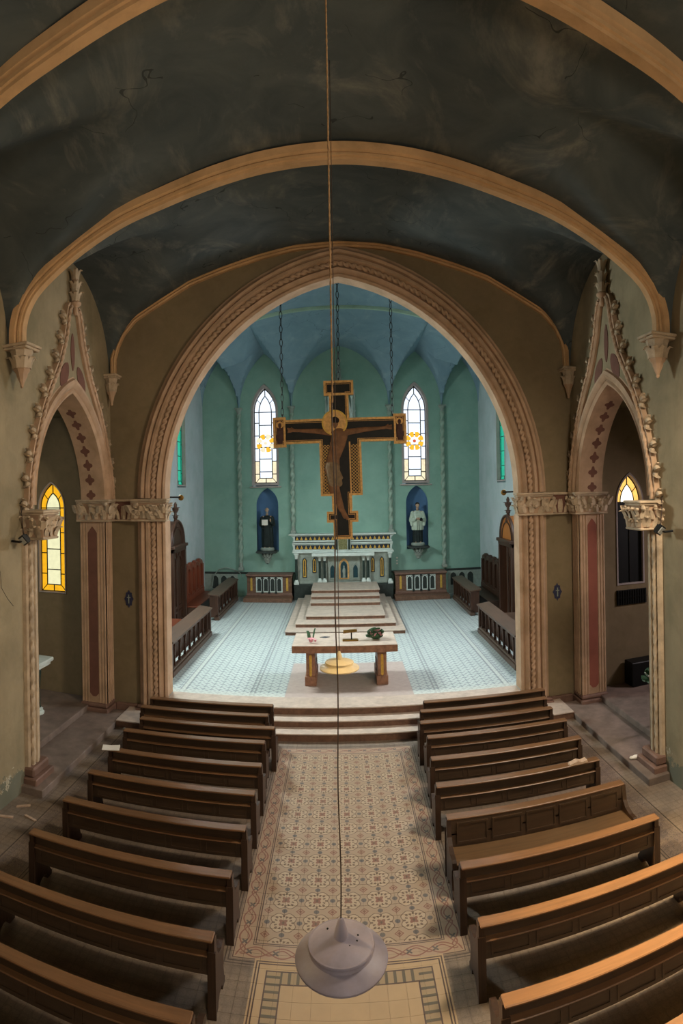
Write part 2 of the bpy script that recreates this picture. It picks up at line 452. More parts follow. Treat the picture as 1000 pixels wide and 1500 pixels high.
def cable(bm, path, r, pitch, lobes=3, n=9, step=None, amp=.26):
    """twisted rope moulding"""
    pts = resample(path, step or pitch/5); m = len(pts); rings = []; s = 0; prev = None
    for i, p in enumerate(pts):
        t = (pts[min(i+1, m-1)]-pts[max(i-1, 0)]).normalized()
        a = t.orthogonal().normalized() if prev is None else (prev-t*prev.dot(t)).normalized()
        prev = a; b = t.cross(a)
        if i: s += (p-pts[i-1]).length
        L = []
        for k in range(n):
            f = 2*PI*k/n
            q = r*(1+amp*math.cos(lobes*f-2*PI*s/pitch))
            L.append(bm.verts.new(p+(a*math.cos(f)+b*math.sin(f))*q))
        rings.append(L)
    for A, B in zip(rings, rings[1:]):
        for k in range(n): bm.faces.new((A[k], A[(k+1) % n], B[(k+1) % n], B[k]))

def leaf(bm, base, al, out, up, wd, h, curl):
    base = Vector(base); al = Vector(al); out = Vector(out); up = Vector(up)
    rows = [(.0, .0, .75), (.35, .08, 1.0), (.72, .35, .95), (.98, .8, .7), (.86, 1.15, .15)]
    rings = []
    for t, o, ww in rows:
        c = base+up*(h*t)+out*(curl*o); q = wd*.5*ww
        rings.append([bm.verts.new(v) for v in (c-al*q+out*(.1*wd), c+out*(.30*wd), c+al*q+out*(.1*wd), c-out*(.12*wd))])
    for A, B in zip(rings, rings[1:]):
        for k in range(4): bm.faces.new((A[k], A[(k+1) % 4], B[(k+1) % 4], B[k]))
    bm.faces.new(rings[0][::-1]); bm.faces.new(rings[-1])

def pointed(hw, rise, n=10):
    c = (rise*rise-hw*hw)/(2*hw); r = hw+c
    a1 = math.atan2(rise, c) if abs(c) > 1e-9 else PI/2   # angle at the apex seen from the right-hand centre
    L = []
    for i in range(n+1):
        a = PI-(a1 if False else 0)
        f = i/n; ang = PI-f*(PI-math.atan2(rise, -c))
        L.append((c+r*math.cos(ang), r*math.sin(ang)))
    R = [(-x, z) for x, z in L[:-1]][::-1]
    return L+R            # from (-hw,0) over (0,rise) to (hw,0)

def lancet(xc, hw, z0, zs, rise, n=8):      # closed outline, anticlockwise from lower left going up
    return [(xc-hw, z0)]+[(xc+x, zs+z) for x, z in pointed(hw, rise, n)]+[(xc+hw, z0)]

def rect(x0, x1, z0, z1): return [(x0, z0), (x0, z1), (x1, z1), (x1, z0)]

# ------------------------------------------------------------------ object helpers
def root_loc(o):
    v = Vector((0, 0, 0))
    while o is not None: v += o.location; o = o.parent
    return v

def finish(bm, name, m, smooth=None):
    bmesh.ops.remove_doubles(bm, verts=bm.verts, dist=1e-5)
    bmesh.ops.recalc_face_normals(bm, faces=bm.faces)
    me = bpy.data.meshes.new(name); bm.to_mesh(me); bm.free()
    if m: me.materials.append(m)
    if smooth:
        me.polygons.foreach_set('use_smooth', [True]*len(me.polygons))
        me.set_sharp_from_angle(angle=math.radians(smooth))
    return me

def remesh(bm, name, m, voxel, it=2):
    me = bpy.data.meshes.new('lump'); bm.to_mesh(me); bm.free()
    o = bpy.data.objects.new('lump', me); COL.objects.link(o)
    r = o.modifiers.new('r', 'REMESH'); r.mode = 'VOXEL'; r.voxel_size = voxel
    s = o.modifiers.new('s', 'SMOOTH'); s.iterations = it; s.factor = .5
    dg = bpy.context.evaluated_depsgraph_get()
    out = bpy.data.meshes.new_from_object(o.evaluated_get(dg))
    bpy.data.objects.remove(o); bpy.data.meshes.remove(me)
    out.name = name; out.materials.clear(); out.materials.append(m)
    out.polygons.foreach_set('use_smooth', [True]*len(out.polygons))
    return out

def link(name, me, parent=None, local=False, at=None):
    o = bpy.data.objects.new(name, me); COL.objects.link(o)
    if parent is not None:
        o.parent = parent
        if not local: me.transform(Matrix.Translation(-root_loc(parent)))
    elif not local:
        vs = [v.co for v in me.vertices]
        c = Vector([(min(v[i] for v in vs)+max(v[i] for v in vs))/2 for i in range(3)]); c.z = min(v.z for v in vs)
        me.transform(Matrix.Translation(-c)); o.location = c
    if at is not None: o.location = at
    return o

def obj(name, bm, m, parent=None, smooth=None, local=False, label=None):
    o = link(name, finish(bm, name, m, smooth), parent, local)
    if label: o['label'] = label
    return o

def thing(name, label, cat, loc=(0, 0, 0), rz=0, group=None):
    o = bpy.data.objects.new(name, None); COL.objects.link(o); o.empty_display_size = .2
    o.location = loc; o.rotation_euler = (0, 0, rz)
    o['label'] = label; o['category'] = cat
    if group: o['group'] = group
    return o

def tag(o, label, cat, group=None):
    o['label'] = label; o['category'] = cat
    if group: o['group'] = group
    return o

def struct(name, bm, m, smooth=None):
    o = obj(name, bm, m, None, smooth); o['kind'] = 'structure'; return o

def struct_root(name, loc):
    o = bpy.data.objects.new(name, None); COL.objects.link(o); o.location = loc; o['kind'] = 'structure'; return o

def nb(): return bmesh.new()

# ------------------------------------------------------------------ dimensions (units)
YW, YWB = 2.49, 2.56          # chancel arch wall, front and back
XN, XNO = 1.035, 1.15         # nave side walls, inner and outer face
YB = 4.95                     # back wall of the chancel
XC = 1.19                     # chancel side walls
ZC = -.912                    # chancel floor
RIBS = [-.29, .35, .99, 1.63]
ZSP = -.03                    # springing line of the arches
fz = lambda y0: (lambda u, v, d: P(u, y0+d, v))                     # wall facing the nave (x,z), depth +y
fx = lambda x0, s: (lambda u, v, d: P(x0+s*d, u, v))                # side wall (y,z), depth outwards

# ------------------------------------------------------------------ floors
fl = nb(); bx(fl, -2.3*S, 2.3*S, -.75*S, 2.47*S, -.3, -.012)
floor = struct('floor', fl, M['nave_floor'])
tp = .0755/2
tile_me = None
cells = []
for i in range(10):
    for j in range(24):
        cells.append((-.18875+tp*(i+.5), 1.30525-.0189+tp*(j+.5)))
tb = nb(); h = tp*S/2-.0012
bx(tb, -h, h, -h, h, -.015, 0, .0015)
tile_me = finish(tb, 'floor_tile', M['nave_floor'])
fl_loc = root_loc(floor)
for x, y in cells:
    o = bpy.data.objects.new('floor_tile', tile_me); COL.objects.link(o); o.parent = floor
    o.location = P(x, y, -1)-fl_loc + Vector((0, 0, random.uniform(-.0008, .0008)))
    o.rotation_euler.z = random.choice((0, PI/2, PI, -PI/2))
rest = nb(); done = {(round(x, 4), round(y, 4)) for x, y in cells}
nx = int(1.18/tp); y00 = 1.30525-.0189
for i in range(-nx, nx):
    for j in range(-52, 31):
        x, y = tp*(i+.5), y00+tp*(j+.5)
        if abs(x) > 1.19 or y > 2.46 or (round(x, 4), round(y, 4)) in done: continue
        c = P(x, y, -1); vs = [rest.verts.new((c.x+a*h, c.y+b*h, z)) for z in (-.012, 0) for a, b in ((-1, -1), (1, -1), (1, 1), (-1, 1))]
        rest.faces.new(vs[4:])
        for k in range(4): rest.faces.new((vs[k], vs[(k+1) % 4], vs[4+(k+1) % 4], vs[4+k]))
o = obj('floor_tile_field', rest, M['nave_floor'], floor); o['kind'] = 'stuff'
cf = nb(); bx(cf, -1.3*S, 1.3*S, 2.50*S, (YB+.1)*S, -.3, (ZC+1)*S)
cfl = struct('floor', cf, M['chancel_floor'])
for s in (-1, 1):              # raised chapel floors beyond the side arches
    b = nb()
    bx(b, min(s*.955, s*1.12)*S, max(s*.955, s*1.12)*S, 1.67*S, 2.44*S, -.012, .135, .01)
    bx(b, min(s*1.12, s*2.09)*S, max(s*1.12, s*2.09)*S, 1.26*S, 2.48*S, -.012, .27, .01)
    st = thing('chapel_step', 'low pinkish stone step in front of the %s side chapel' % ('left' if s < 0 else 'right'), 'step', P(s*1.03, 2.05, -1))
    obj('tread', b, M['chapel_stone'], st)

# three broad steps up to the chancel
t = thing('chancel_steps', 'three wide brown marble steps between the pews and the chancel', 'steps', P(0, 2.36, -1))
for k, (y0, z1) in enumerate(((2.312, -.968), (2.374, -.941), (2.437, ZC+.002))):
    xw = .955 if k == 0 else .77; b = nb(); bx(b, -xw*S, xw*S, y0*S, 2.485*S, -.012, (z1+1)*S-.028); o = obj('riser', b, M['brown_marble'], t)
    b = nb(); bx(b, -xw*S, xw*S, (y0-.004)*S, (2.485 if k < 2 else 2.555)*S, (z1+1)*S-.03, (z1+1)*S, .006); obj('tread', b, M['top_marble'], t)

# ------------------------------------------------------------------ walls
arch_in = pointed(.781, .941, 20)
b = nb()
out = [(-2.2, -1.02), (-2.2, 1.25), (2.2, 1.25), (2.2, -1.02), (.781, -1.02)] + [(x, ZSP+z) for x, z in arch_in][::-1] + [(-.781, -1.02)]
wl = lancet(-1.350, .074, -.482, -.07, .13); wr = lancet(1.337, .074, -.482, -.07, .13)
slab(b, out, [wl, wr], fz(YW), 0, YWB-YW)
struct('wall_chancel_arch', b, M['chancel_wall_plaster'])
YA, HA, RA = 2.095, .305, .44   # side arches: centre, half width, rise
for s in (-1, 1):
    b = nb(); op = [(YA+y, -.04+z) for y, z in pointed(HA+.006, RA+.008, 14)]
    ol = [(-.75, -1.02), (-.75, 1.25), (YW, 1.25), (YW, -1.02), (YA+HA+.006, -1.02)]+op[::-1]+[(YA-HA-.006, -1.02)]
    if s < 0: slab(b, ol, [], lambda u, v, d: P(-XN-d, u, v), 0, XNO-XN)
    else: slab(b, ol, [], lambda u, v, d: P(XN+d, u, v), 0, XNO-XN)
    struct('wall_left' if s < 0 else 'wall_right', b, M['nave_plaster'])
    b = nb()                    # side chapel shell
    bx(b, min(s*2.1, s*2.2)*S, max(s*2.1, s*2.2)*S, 1.2*S, 2.5*S, -.05, 7.0)
    bx(b, min(s*XNO, s*2.2)*S, max(s*XNO, s*2.2)*S, 1.15*S, 1.25*S, -.05, 7.0)
    bx(b, min(s*XNO, s*2.2)*S, max(s*XNO, s*2.2)*S, 1.2*S, 2.5*S, 7.5, 7.7)
    struct('wall_chapel_left' if s < 0 else 'wall_chapel_right', b, M['chapel_plaster'])
    b = nb(); hs = [lancet(y, .118, .03, .69, .25) for y in (3.25, 4.24)]
    slab(b, [(YWB, ZC-.02), (YWB, 1.45), (YB+.1, 1.45), (YB+.1, ZC-.02)], hs, fx(s*XC, s), 0, .09)
    struct('wall_chancel_left' if s < 0 else 'wall_chancel_right', b, M['side_plaster'])
    b = nb(); bx(b, min(s*.9, s*1.33)*S, max(s*.9, s*1.33)*S, YWB*S, (YWB+.01)*S, .3, 13); struct('wall_chancel_return_%s' % ('left' if s < 0 else 'right'), b, M['side_plaster'])
WINX = (-.646, .634)
b = nb()
hs = [lancet(x, .117, .035, .673, .24) for x in WINX]+[lancet(x, .094, -.522, -.125, .146) for x in (-.634, .641)]
slab(b, [(-1.33, ZC-.02), (-1.33, 1.45), (1.33, 1.45), (1.33, ZC-.02)], hs, fz(YB), 0, .085)
struct('wall_back', b, M['teal_plaster'])
b = nb(); hs = [lancet(.42, .15, -.2, .25, .22)]
slab(b, [(-1.15, -1.02), (-1.15, 1.25), (1.15, 1.25), (1.15, -1.02)], hs, lambda u, v, d: P(u, -.62-d, v), 0, .08)
struct('wall_entrance', b, M['nave_plaster'])
for i, x in enumerate((-.634, .641)):
    b = nb(); n = 12; A = lancet(x, .099, -.545, -.13, .153)
    rows = []
    for k in range(n+1):
        f = -PI/2+PI*k/n
        rows.append((x+.096*math.sin(f), .07*math.cos(f)))
    for k in range(n):
        (xa, da), (xb, db) = rows[k], rows[k+1]
        vs = [b.verts.new(P(xa, YB+.0+da, -.54)), b.verts.new(P(xb, YB+db, -.54)), b.verts.new(P(xb, YB+db, .05)), b.verts.new(P(xa, YB+da, .05))]
        b.faces.new(vs)
    o = obj('niche_lining', b, M['niche_blue'], None, 40); o.name = 'trim_%d' % (1+i); o['kind'] = 'structure'

# ------------------------------------------------------------------ vaults
TAB = [(0, .955), (.18, .944), (.334, .915), (.5, .872), (.64, .83), (.78, .76), (.9, .698), (.955, .64), (.985, .585), (1.005, .53), (1.04, .44)]
def interp(T, x):
    x = abs(x)
    for (a, p), (c, q) in zip(T, T[1:]):
        if x <= c: return p+(q-p)*(x-a)/(c-a)
    return T[-1][1]
def ptz(d, hw, rise):          # height of a pointed arch at distance d from its axis
    d = abs(d)
    if d >= hw: return 0
    c = (rise*rise-hw*hw)/(2*hw); r = hw+c
    return math.sqrt(max(0, r*r-(d+c)**2))
def smax(a, b_, k=.03):
    h_ = max(0, k-abs(a-b_))/k
    return max(a, b_)+h_*h_*k*.25
def lift(y): return max(0, min(1, (y-1.63)/.86))*.085
def nave_z(x, y, y0, y1):
    zt = interp(TAB, x)+lift(y)+.012
    zl = .47+lift(y)*.6+ptz(y-(y0+y1)/2, (y1-y0)/2-.005, .44)
    return smax(zt, zl)
def heightfield(bm, xs, ys, fn):
    V = [[bm.verts.new(P(x, y, fn(x, y))) for x in xs] for y in ys]
    for j in range(len(ys)-1):
        for i in range(len(xs)-1): bm.faces.new((V[j][i], V[j][i+1], V[j+1][i+1], V[j+1][i]))
b = nb(); YR = [-.65]+RIBS[0:]+[YW]
xs = [1.04*math.sin(PI/2*(-1+i/28)) for i in range(57)]
for y0, y1 in zip(YR, YR[1:]):
    n = 26
    ys = [y0+(y1-y0)*(.5-.5*math.cos(PI*j/n)) for j in range(n+1)]
    heightfield(b, xs, ys, lambda x, y: nave_z(x, y, y0, y1))
struct('ceiling', b, M['nave_vault'], 50)
def ch_z(x, y):
    gx = math.sqrt(max(0, 1-(min(1, abs(x)/1.215))**2.2)); q = max(0, (y-4.08)/.87)
    gy = math.sqrt(max(0, 1-min(1, q)**2))
    z = .655+.61*gx*gy
    r = (YB-y)
    for xc, hw, ap in ((0, .414, .515), (-.64, .222, .47), (.64, .222, .47), (-1.035, .16, .42), (1.035, .16, .42)):
        z = max(z, .698+ptz(x-xc, hw, ap)+.03*r if abs(x-xc) < hw else 0)
    rx = 1.215-abs(x)
    for yc, hw in ((4.24, .23), (4.72, .21), (3.25, .5)):
        if abs(y-yc) < hw and rx < .6: z = max(z, .655+ptz(y-yc, hw, .44)+.05*rx)
    return z
b = nb(); xs = [-1.215+2.43*i/140 for i in range(141)]; ys = [YWB+(YB+.02-YWB)*j/130 for j in range(131)]
heightfield(b, xs, ys, ch_z)
struct('ceiling', b, M['chancel_vault'], 35)

# ------------------------------------------------------------------ ribs and mouldings
def prof_scale(pr, k): return [(a*k, c*k) for a, c in pr]
RIBP = [(0, -.013), (0, .013), (.007, .014), (.009, .019), (.016, .020), (.020, .016), (.025, .023), (.033, .024), (.044, .025), (.044, -.025), (.033, -.024), (.025, -.023), (.020, -.016), (.016, -.020), (.009, -.019), (.007, -.014)]
LOW = [(.975, .485), (.972, .545), (.950, .605), (.9, .66), (.78, .735), (.64, .797), (.5, .835), (.334, .875), (.18, .901), (0, .913)]
def spline(T, n):              # smooth the measured rib curve
    out = []
    for i in range(len(T)-1):
        p0 = T[max(i-1, 0)]; p1 = T[i]; p2 = T[i+1]; p3 = T[i+2] if i+2 < len(T) else (-T[i][0], T[i][1])
        for k in range(n):
            t_ = k/n
            out.append(tuple(.5*(2*p1[j]+(p2[j]-p0[j])*t_+(2*p0[j]-5*p1[j]+4*p2[j]-p3[j])*t_*t_+(3*p1[j]-p0[j]-3*p2[j]+p3[j])*t_**3) for j in (0, 1)))
    out.append(T[-1]); return out
half = spline(LOW, 8)
full = [(-x, z) for x, z in half]+[(x, z) for x, z in half[::-1][1:]]
k = 3
for y in RIBS:
    b = nb(); sweep(b, [P(x, y, z) for x, z in full], (0, -1, 0), prof_scale(RIBP, S), -1)
    struct('trim_%d' % k, b, M['rib_stone'], 30); k += 1
h3 = [(1.0, .55), (.998, .62)]+[(.99*math.cos(PI/2*q/40), nave_z(.99*math.cos(PI/2*q/40), YW-.001, 1.63, YW)-.014) for q in range(3, 41)]
f3 = [(-x, z) for x, z in h3]+h3[::-1][1:]
b = nb(); W3 = [(0, -.0), (0, .016), (.006, .022), (.012, .018), (.016, .024), (.024, .02), (.024, 0)]
sweep(b, [P(x, YW, z-.008) for x, z in f3], (0, -1, 0), prof_scale(W3, S), -1)
struct('trim_%d' % k, b, M['rib_stone'], 30); k += 1
b = nb(); cr = [(-1.17+2.34*i/60) for i in range(61)]
sweep(b, [P(x, 4.03, ch_z(x, 4.03)-.02) for x in cr], (0, -1, 0), [(a*S, c*S) for a, c in ((0, -.01), (0, .01), (.008, .014), (.022, .014), (.022, -.014), (.008, -.014))], -1)
struct('trim_%d' % k, b, basic('green_rib', '#9db5a0', .8, .12, 2, .05), 30); k += 1

# chancel arch mouldings: (a outwards, b towards the nave)
BASEZ = -.962
ap = pointed(.775, .934, 24)
CH = [(0, -.07), (0, .006), (.010, .012), (.018, .006), (.022, .012), (.034, .022), (.042, .014), (.044, .006), (.062, .006), (.064, .02), (.072, .03), (.084, .03), (.090, .018), (.094, .03), (.104, .034), (.114, .026), (.118, .016), (.127, .014), (.127, 0), (.06, -.002)]
b = nb(); path = [P(x, YW, ZSP+z) for x, z in ap]
sweep(b, path, (0, -1, 0), prof_scale(CH, S), -1)
r = struct('trim_%d' % k, b, M['stone'], 35); k += 1
b = nb(); path = [P(x, YW-.017, ZSP+z) for x, z in pointed(.775+.053, .934+.0545, 30)]
cable(b, path, .0092*S, .15, 2, 12, .020, .40)
obj('rope_moulding', b, M['stone'], r, 60)
for s in (-1, 1):
    sh = thing('arch_pilaster', 'tan moulded pilaster carrying the %s side of the great chancel arch' % ('left' if s < 0 else 'right'), 'pilaster', P(s*.838, YW, -1), 0, 'chancel arch pilasters')
    b = nb(); sweep(b, [P(s*.775, YW, BASEZ+.0), P(s*.775, YW, ZSP-.10)], (0, -1, 0), prof_scale(CH, S), 1 if s > 0 else -1)
    bmesh.ops.recalc_face_normals(b, faces=b.faces)
    obj('shaft', b, M['stone'], sh, 35)
    b = nb(); cable(b, [P(s*.828, YW-.017, BASEZ), P(s*.828, YW-.017, ZSP-.10)], .0092*S, .15, 2, 12, .020, .40)
    obj('rope_moulding', b, M['stone'], sh, 60)
    b = nb(); bx(b, *sorted((s*.765*S, s*.915*S)), (YW-.05)*S, YW*S, 0, (BASEZ+1)*S, .01); bx(b, *sorted((s*.77*S, s*.91*S)), (YW-.042)*S, YW*S, (BASEZ+1)*S, (BASEZ+1.012)*S, .02)
    obj('base', b, M['pink_stone'], sh)

# ------------------------------------------------------------------ capitals and corbels
def foliage(bm, p0, p1, outv, zb, zt, n, proud):
    p0, p1, outv = Vector(p0), Vector(p1), Vector(outv); L = (p1-p0); al = L.normalized(); Hh = (zt-zb); wd = L.length/n
    for row in (0, 1):
        m = n+row
        for i in range(m):
            f = (i+.5)/n-(.5/n if row else 0)
            f = max(.04, min(.96, f))
            tl = random.uniform(-.45, .45); leaf(bm, p0+L*f+Vector((0, 0, zb+Hh*(.02+.38*row+random.uniform(-.04, .06))))+outv*(proud*.25*row), al+outv*random.uniform(-.4, .4), outv, Vector((0, 0, 1))+al*tl, wd*random.uniform(.7, 1.05), Hh*random.uniform(.40, .58), proud*random.uniform(.7, 1.6))
            for _ in range(2):
                q = p0+L*min(.98, max(.02, f+random.uniform(-.5, .5)/n))+Vector((0, 0, zb+Hh*(.40+.48*row+random.uniform(-.12, .10))))+outv*(proud*(.7+.5*row)*random.uniform(.7, 1.25)); e_ = wd*random.uniform(.13, .24)
                ell(bm, q, e_*1.2, e_*1.2, e_, 6, 4)

def capital(name, label, x0, x1, y0, y1, zb, zt, faces, n=3, grp='carved foliage capitals'):
    """block of metres x0..x1,y0..y1 between zb,zt ; faces among -y +x -x"""
    c = thing(name, label, 'capital', ((x0+x1)/2, (y0+y1)/2, zb), 0, grp)
    H = zt-zb; o = .045
    b = nb(); ex = (o if '-x' in faces else 0, o if '+x' in faces else 0); ey = o if '-y' in faces else 0; ez = o if '+y' in faces else 0
    bx(b, x0-ex[0]*.7-.03*('-x' in faces), x1+ex[1]*.7+.03*('+x' in faces), y0-ey-.03*('-y' in faces), y1+ez, zt-.05, zt, .012)
    bx(b, x0-ex[0], x1+ex[1], y0-ey, y1+ez*.8, zt-.10, zt-.05, .02)
    obj('abacus', b, M['stone_pale'], c)
    b = nb(); bx(b, x0, x1, y0, y1, zb+.04, zt-.09); obj('bell', b, M['stone'], c)
    b = nb(); bx(b, x0-.03*('-x' in faces), x1+.03*('+x' in faces), y0-.03*('-y' in faces), y1+.02*('+y' in faces), zb, zb+.045, .015); obj('astragal', b, M['stone_pale'], c)
    b = nb()
    if '-y' in faces: foliage(b, (x0, y0, 0), (x1, y0, 0), (0, -1, 0), zb+.05, zt-.1, n, .07)
    if '+y' in faces: foliage(b, (x0, y1, 0), (x1, y1, 0), (0, 1, 0), zb+.05, zt-.1, n, .07)
    if '+x' in faces: foliage(b, (x1, y0, 0), (x1, y1, 0), (1, 0, 0), zb+.05, zt-.1, max(2, int(n*(y1-y0)/(x1-x0)+.5)), .07)
    if '-x' in faces: foliage(b, (x0, y0, 0), (x0, y1, 0), (-1, 0, 0), zb+.05, zt-.1, max(2, int(n*(y1-y0)/(x1-x0)+.5)), .07)
    obj('foliage', b, M['stone_pale'], c, 40)
    return c

for s in (-1, 1):
    sd = 'left' if s < 0 else 'right'
    inn = '+x' if s < 0 else '-x'
    zb, zt = (ZSP-.10+1)*S, (ZSP+1)*S
    a = sorted((s*.762*S, s*.925*S))
    capital('carved_capital', 'carved leaf capital under the %s foot of the chancel arch' % sd, a[0], a[1], (YW-.045)*S, YW*S, zb, zt, ('-y', inn), 4)
    a = sorted((s*1.01*S, s*1.165*S))
    capital('carved_capital', 'carved leaf capital on the far pilaster of the %s side arch' % sd, a[0], a[1], 2.385*S, 2.46*S, zb, zt, ('-y', inn), 4)
    a = sorted((s*.925*S, s*1.01*S))
    fp = thing('frieze_panel', 'painted leaf frieze between the two carved capitals on the %s' % sd, 'frieze', P(s*.967, YW, ZSP-.1))
    b = nb(); bx(b, a[0], a[1], (YW-.022)*S, YW*S, zb, zt-.05); obj('backing', b, M['brown_paint'], fp)
    b = nb(); bx(b, a[0], a[1], (YW-.034)*S, YW*S, zt-.06, zt, .012); obj('cornice', b, M['stone_pale'], fp); b = nb(); bx(b, a[0], a[1], (YW-.028)*S, YW*S, zb, zb+.04, .01); obj('lower_moulding', b, M['stone_pale'], fp)
    b = nb()
    for q in (-.3, 0, .3):
        m = (a[0]+a[1])/2+q*(a[1]-a[0])
        leaf(b, (m, (YW-.022)*S, zb+.05), (1, 0, .6*q), (0, -1, 0), (q*.9, 0, 1), .13, .34, .02)
    obj('painted_leaf', b, M['stone_pale'], fp)
    a = sorted((s*.955*S, s*1.06*S))
    capital('carved_capital', 'carved leaf capital on the near post of the %s side arch, beside a floodlight' % sd, a[0], a[1], 1.70*S, 1.80*S, (-.155+1)*S, (-.055+1)*S, ('-y', '+y', inn), 3)

def corbel(label, c, half, H, facing):
    t = thing('vault_corbel', label, 'corbel', (c.x, c.y, c.z-H), 0, 'corbels under the vault ribs')
    b = nb(); bx(b, c.x-half*1.25, c.x+half*1.25, c.y-half*1.25, c.y+half*1.25, c.z-.05, c.z, .015); bx(b, c.x-half*1.1, c.x+half*1.1, c.y-half*1.1, c.y+half*1.1, c.z-.1, c.z-.05, .015)
    obj('abacus', b, M['stone_pale'], t)
    b = nb(); prof = [(.01, -H), (.035, -H+.03), (.03, -H+.06), (half*.45, -H*.72), (half*.5, -H*.66), (half*.62, -H*.62), (half*.72, -H*.57), (half*.7, -H*.52), (half*.85, -H*.2), (half*.95, -.1)]
    lathe(b, prof, 8, c); obj('pendant', b, M['stone'], t, 30)
    b = nb()
    for ang in range(8):
        f = ang*PI/4; d = Vector((math.cos(f), math.sin(f), 0)); al = Vector((-d.y, d.x, 0))
        for row in (0, 1):
            leaf(b, c+d*half*.62+Vector((0, 0, -H*(.55-.22*row))), al, d, (0, 0, 1), half*.7, H*.27, half*.45)
    obj('foliage', b, M['stone_pale'], t, 40)
for s in (-1, 1):
    sd = 'left' if s < 0 else 'right'
    for y, nm in ((1.64, 'middle rib of the nave vault'), (.99, 'nearest rib of the nave vault')):
        corbel('carved corbel on the %s nave wall under the %s' % (sd, nm), P(s*.992, y, .487), .040*S, .14*S, s)
    corbel('small carved corbel in the corner left of the great arch' if s < 0 else 'small carved corbel in the corner right of the great arch', P(s*1.012, 2.455, .535), .030*S, .14*S, s)

# ------------------------------------------------------------------ side arches with crocketed gables
AR = [(0, -.112), (0, .004), (.012, .012), (.02, .004), (.024, .012), (.038, .02), (.052, .018), (.056, .006), (.062, .006), (.062, 0), (.03, -.001)]
for s in (-1, 1):
    sd = 'left' if s < 0 else 'right'
    D = (-s, 0, 0)
    fw = lambda u, v, d: P(s*(XN-d), u, v)
    loc = P(s*XN, YA, -.04)
    aa = pointed(HA, RA, 18)
    r = struct_root('trim_%d' % k, loc); k += 1
    b = nb(); sweep(b, [P(s*XN, YA+y, -.04+z) for y, z in aa], D, prof_scale(AR, S), -1 if s < 0 else 1)
    obj('arch_moulding', b, M['stone'], r, 35)
    # painted quatrefoils on the soffit of the arch
    mid = [(YA+y, -.04+z) for y, z in aa][20:]
    pts = resample([P(s*(XN+.062), y, z) for y, z in mid], .068*S)
    for q in pts[1:]:
        y, z = q.y/S-YA, q.z/S-1+.04
        cc = (RA*RA-HA*HA)/(2*HA); nrm = Vector((0, -(y+cc), -z)).normalized(); tan = Vector((0, -nrm.z, nrm.y))
        b = nb(); L = []
        for i in range(24):
            f = 2*PI*i/24; rr = .020*S*(1+.28*math.cos(4*f))
            L.append((rr*math.cos(f)*.9, rr*math.sin(f)*1.15))
        prism(b, L, lambda u, v, d: q+nrm*d+Vector((1, 0, 0))*u+tan*v, -.012, .004)
        obj('quatrefoil', b, M['brown_paint'], r)
    g = thing('crocketed_gable', 'carved pointed gable with leaf crockets and finial over the %s side arch' % sd, 'gable', P(s*XN, YA, -.04))
    W = [(-.05, .372), (.085, .350), (.27, .278), (.385, .210), (.49, .135), (.61, .078), (.74, .030)]
    Ws = [(w_, z) for z, w_ in W]
    Wp = spline([(a_, c_) for a_, c_ in Ws], 4)[:-1]+[(.03, .74)]
    left = [(YA-a_, c_) for a_, c_ in Wp]; right = [(YA+a_, c_) for a_, c_ in Wp]
    # infill between arch and gable
    b = nb(); inner = [(YA+y*1.17, -.04+z*1.12) for y, z in aa]
    prism(b, left+right[::-1]+inner[::-1], fw, -.01, .005); obj('spandrel', b, M['nave_plaster'], g)
    b = nb(); GP = [(0, 0), (0, .016), (.006, .022), (.014, .022), (.018, .012), (.024, .012), (.026, .02), (.034, .02), (.034, 0)]
    for side, fl_ in ((left, 1), (right, -1)):
        sweep(b, [P(s*XN, y, z) for y, z in side], D, [(-(a_-.017)*S, c_*S) for a_, c_ in GP], (1 if s < 0 else -1)*(fl_))
    obj('raking_moulding', b, M['stone'], g, 35)
    b = nb()
    for side in (left, right): cable(b, [P(s*(XN-.022), y, z) for y, z in side], .007*S, .03*S, 3)
    obj('rope_moulding', b, M['stone'], g, 60)
    lob = []
    for f in range(13): pass
    def vesica(cx, cz, wd, ht, rot):
        L = []
        for i in range(20):
            f = 2*PI*i/20; a_ = wd*math.sin(f); c_ = ht*math.cos(f)*(1 if True else 1)
            a_ *= abs(math.sin(f))**.3 if math.sin(f) else 1
            L.append((cx+a_*math.cos(rot)-c_*math.sin(rot), cz+a_*math.sin(rot)+c_*math.cos(rot)))
        return L
    for cx, cz, wd, ht, ro in ((-.075, .462, .030, .060, -.55), (.075, .462, .030, .060, .55), (0, .565, .017, .075, 0)):
        b = nb(); prism(b, vesica(YA+cx, cz, wd, ht, ro), fw, .004, .0075); obj('lobe_panel', b, M['brown_paint'], g)
    # crockets: one lump of curled leaves, reused
    b = nb()
    for a_ in (-.5, .35, 1.1):
        leaf(b, (0, 0, 0), (1, 0, 0), (0, math.sin(a_)*.6+.3, math.cos(a_)*.2), (0, math.cos(a_), math.sin(a_)), .10, .17, .07)
    ell(b, (0, .10, .07), .05, .055, .05, 7, 5); ell(b, (0, .05, -.02), .045, .05, .05, 7, 5)
    cme = finish(b, 'crocket', M['stone_pale'], 40)
    for side, sg in ((left, -1), (right, 1)):
        pp = resample([P(s*(XN-.014), y, z) for y, z in side], .088*S)
        for q in pp:
            o = bpy.data.objects.new('crocket', cme); COL.objects.link(o); o.parent = g
            o.location = q-root_loc(g)+Vector((0, sg*.05, 0)); o.rotation_euler = (0, 0, 0 if sg > 0 else PI); o.scale = (1.3, 1.3, 1.3)
    b = nb(); c = P(s*(XN-.022), YA, .72)
    lathe(b, [(.045, -.06), (.06, .0), (.055, .12), (.12, .17), (.13, .21), (.09, .24), (.07, .30), (.08, .5), (.06, .8), (.02, .98)], 10, c)
    obj('finial_stem', b, M['stone'], g, 40)
    b = nb()
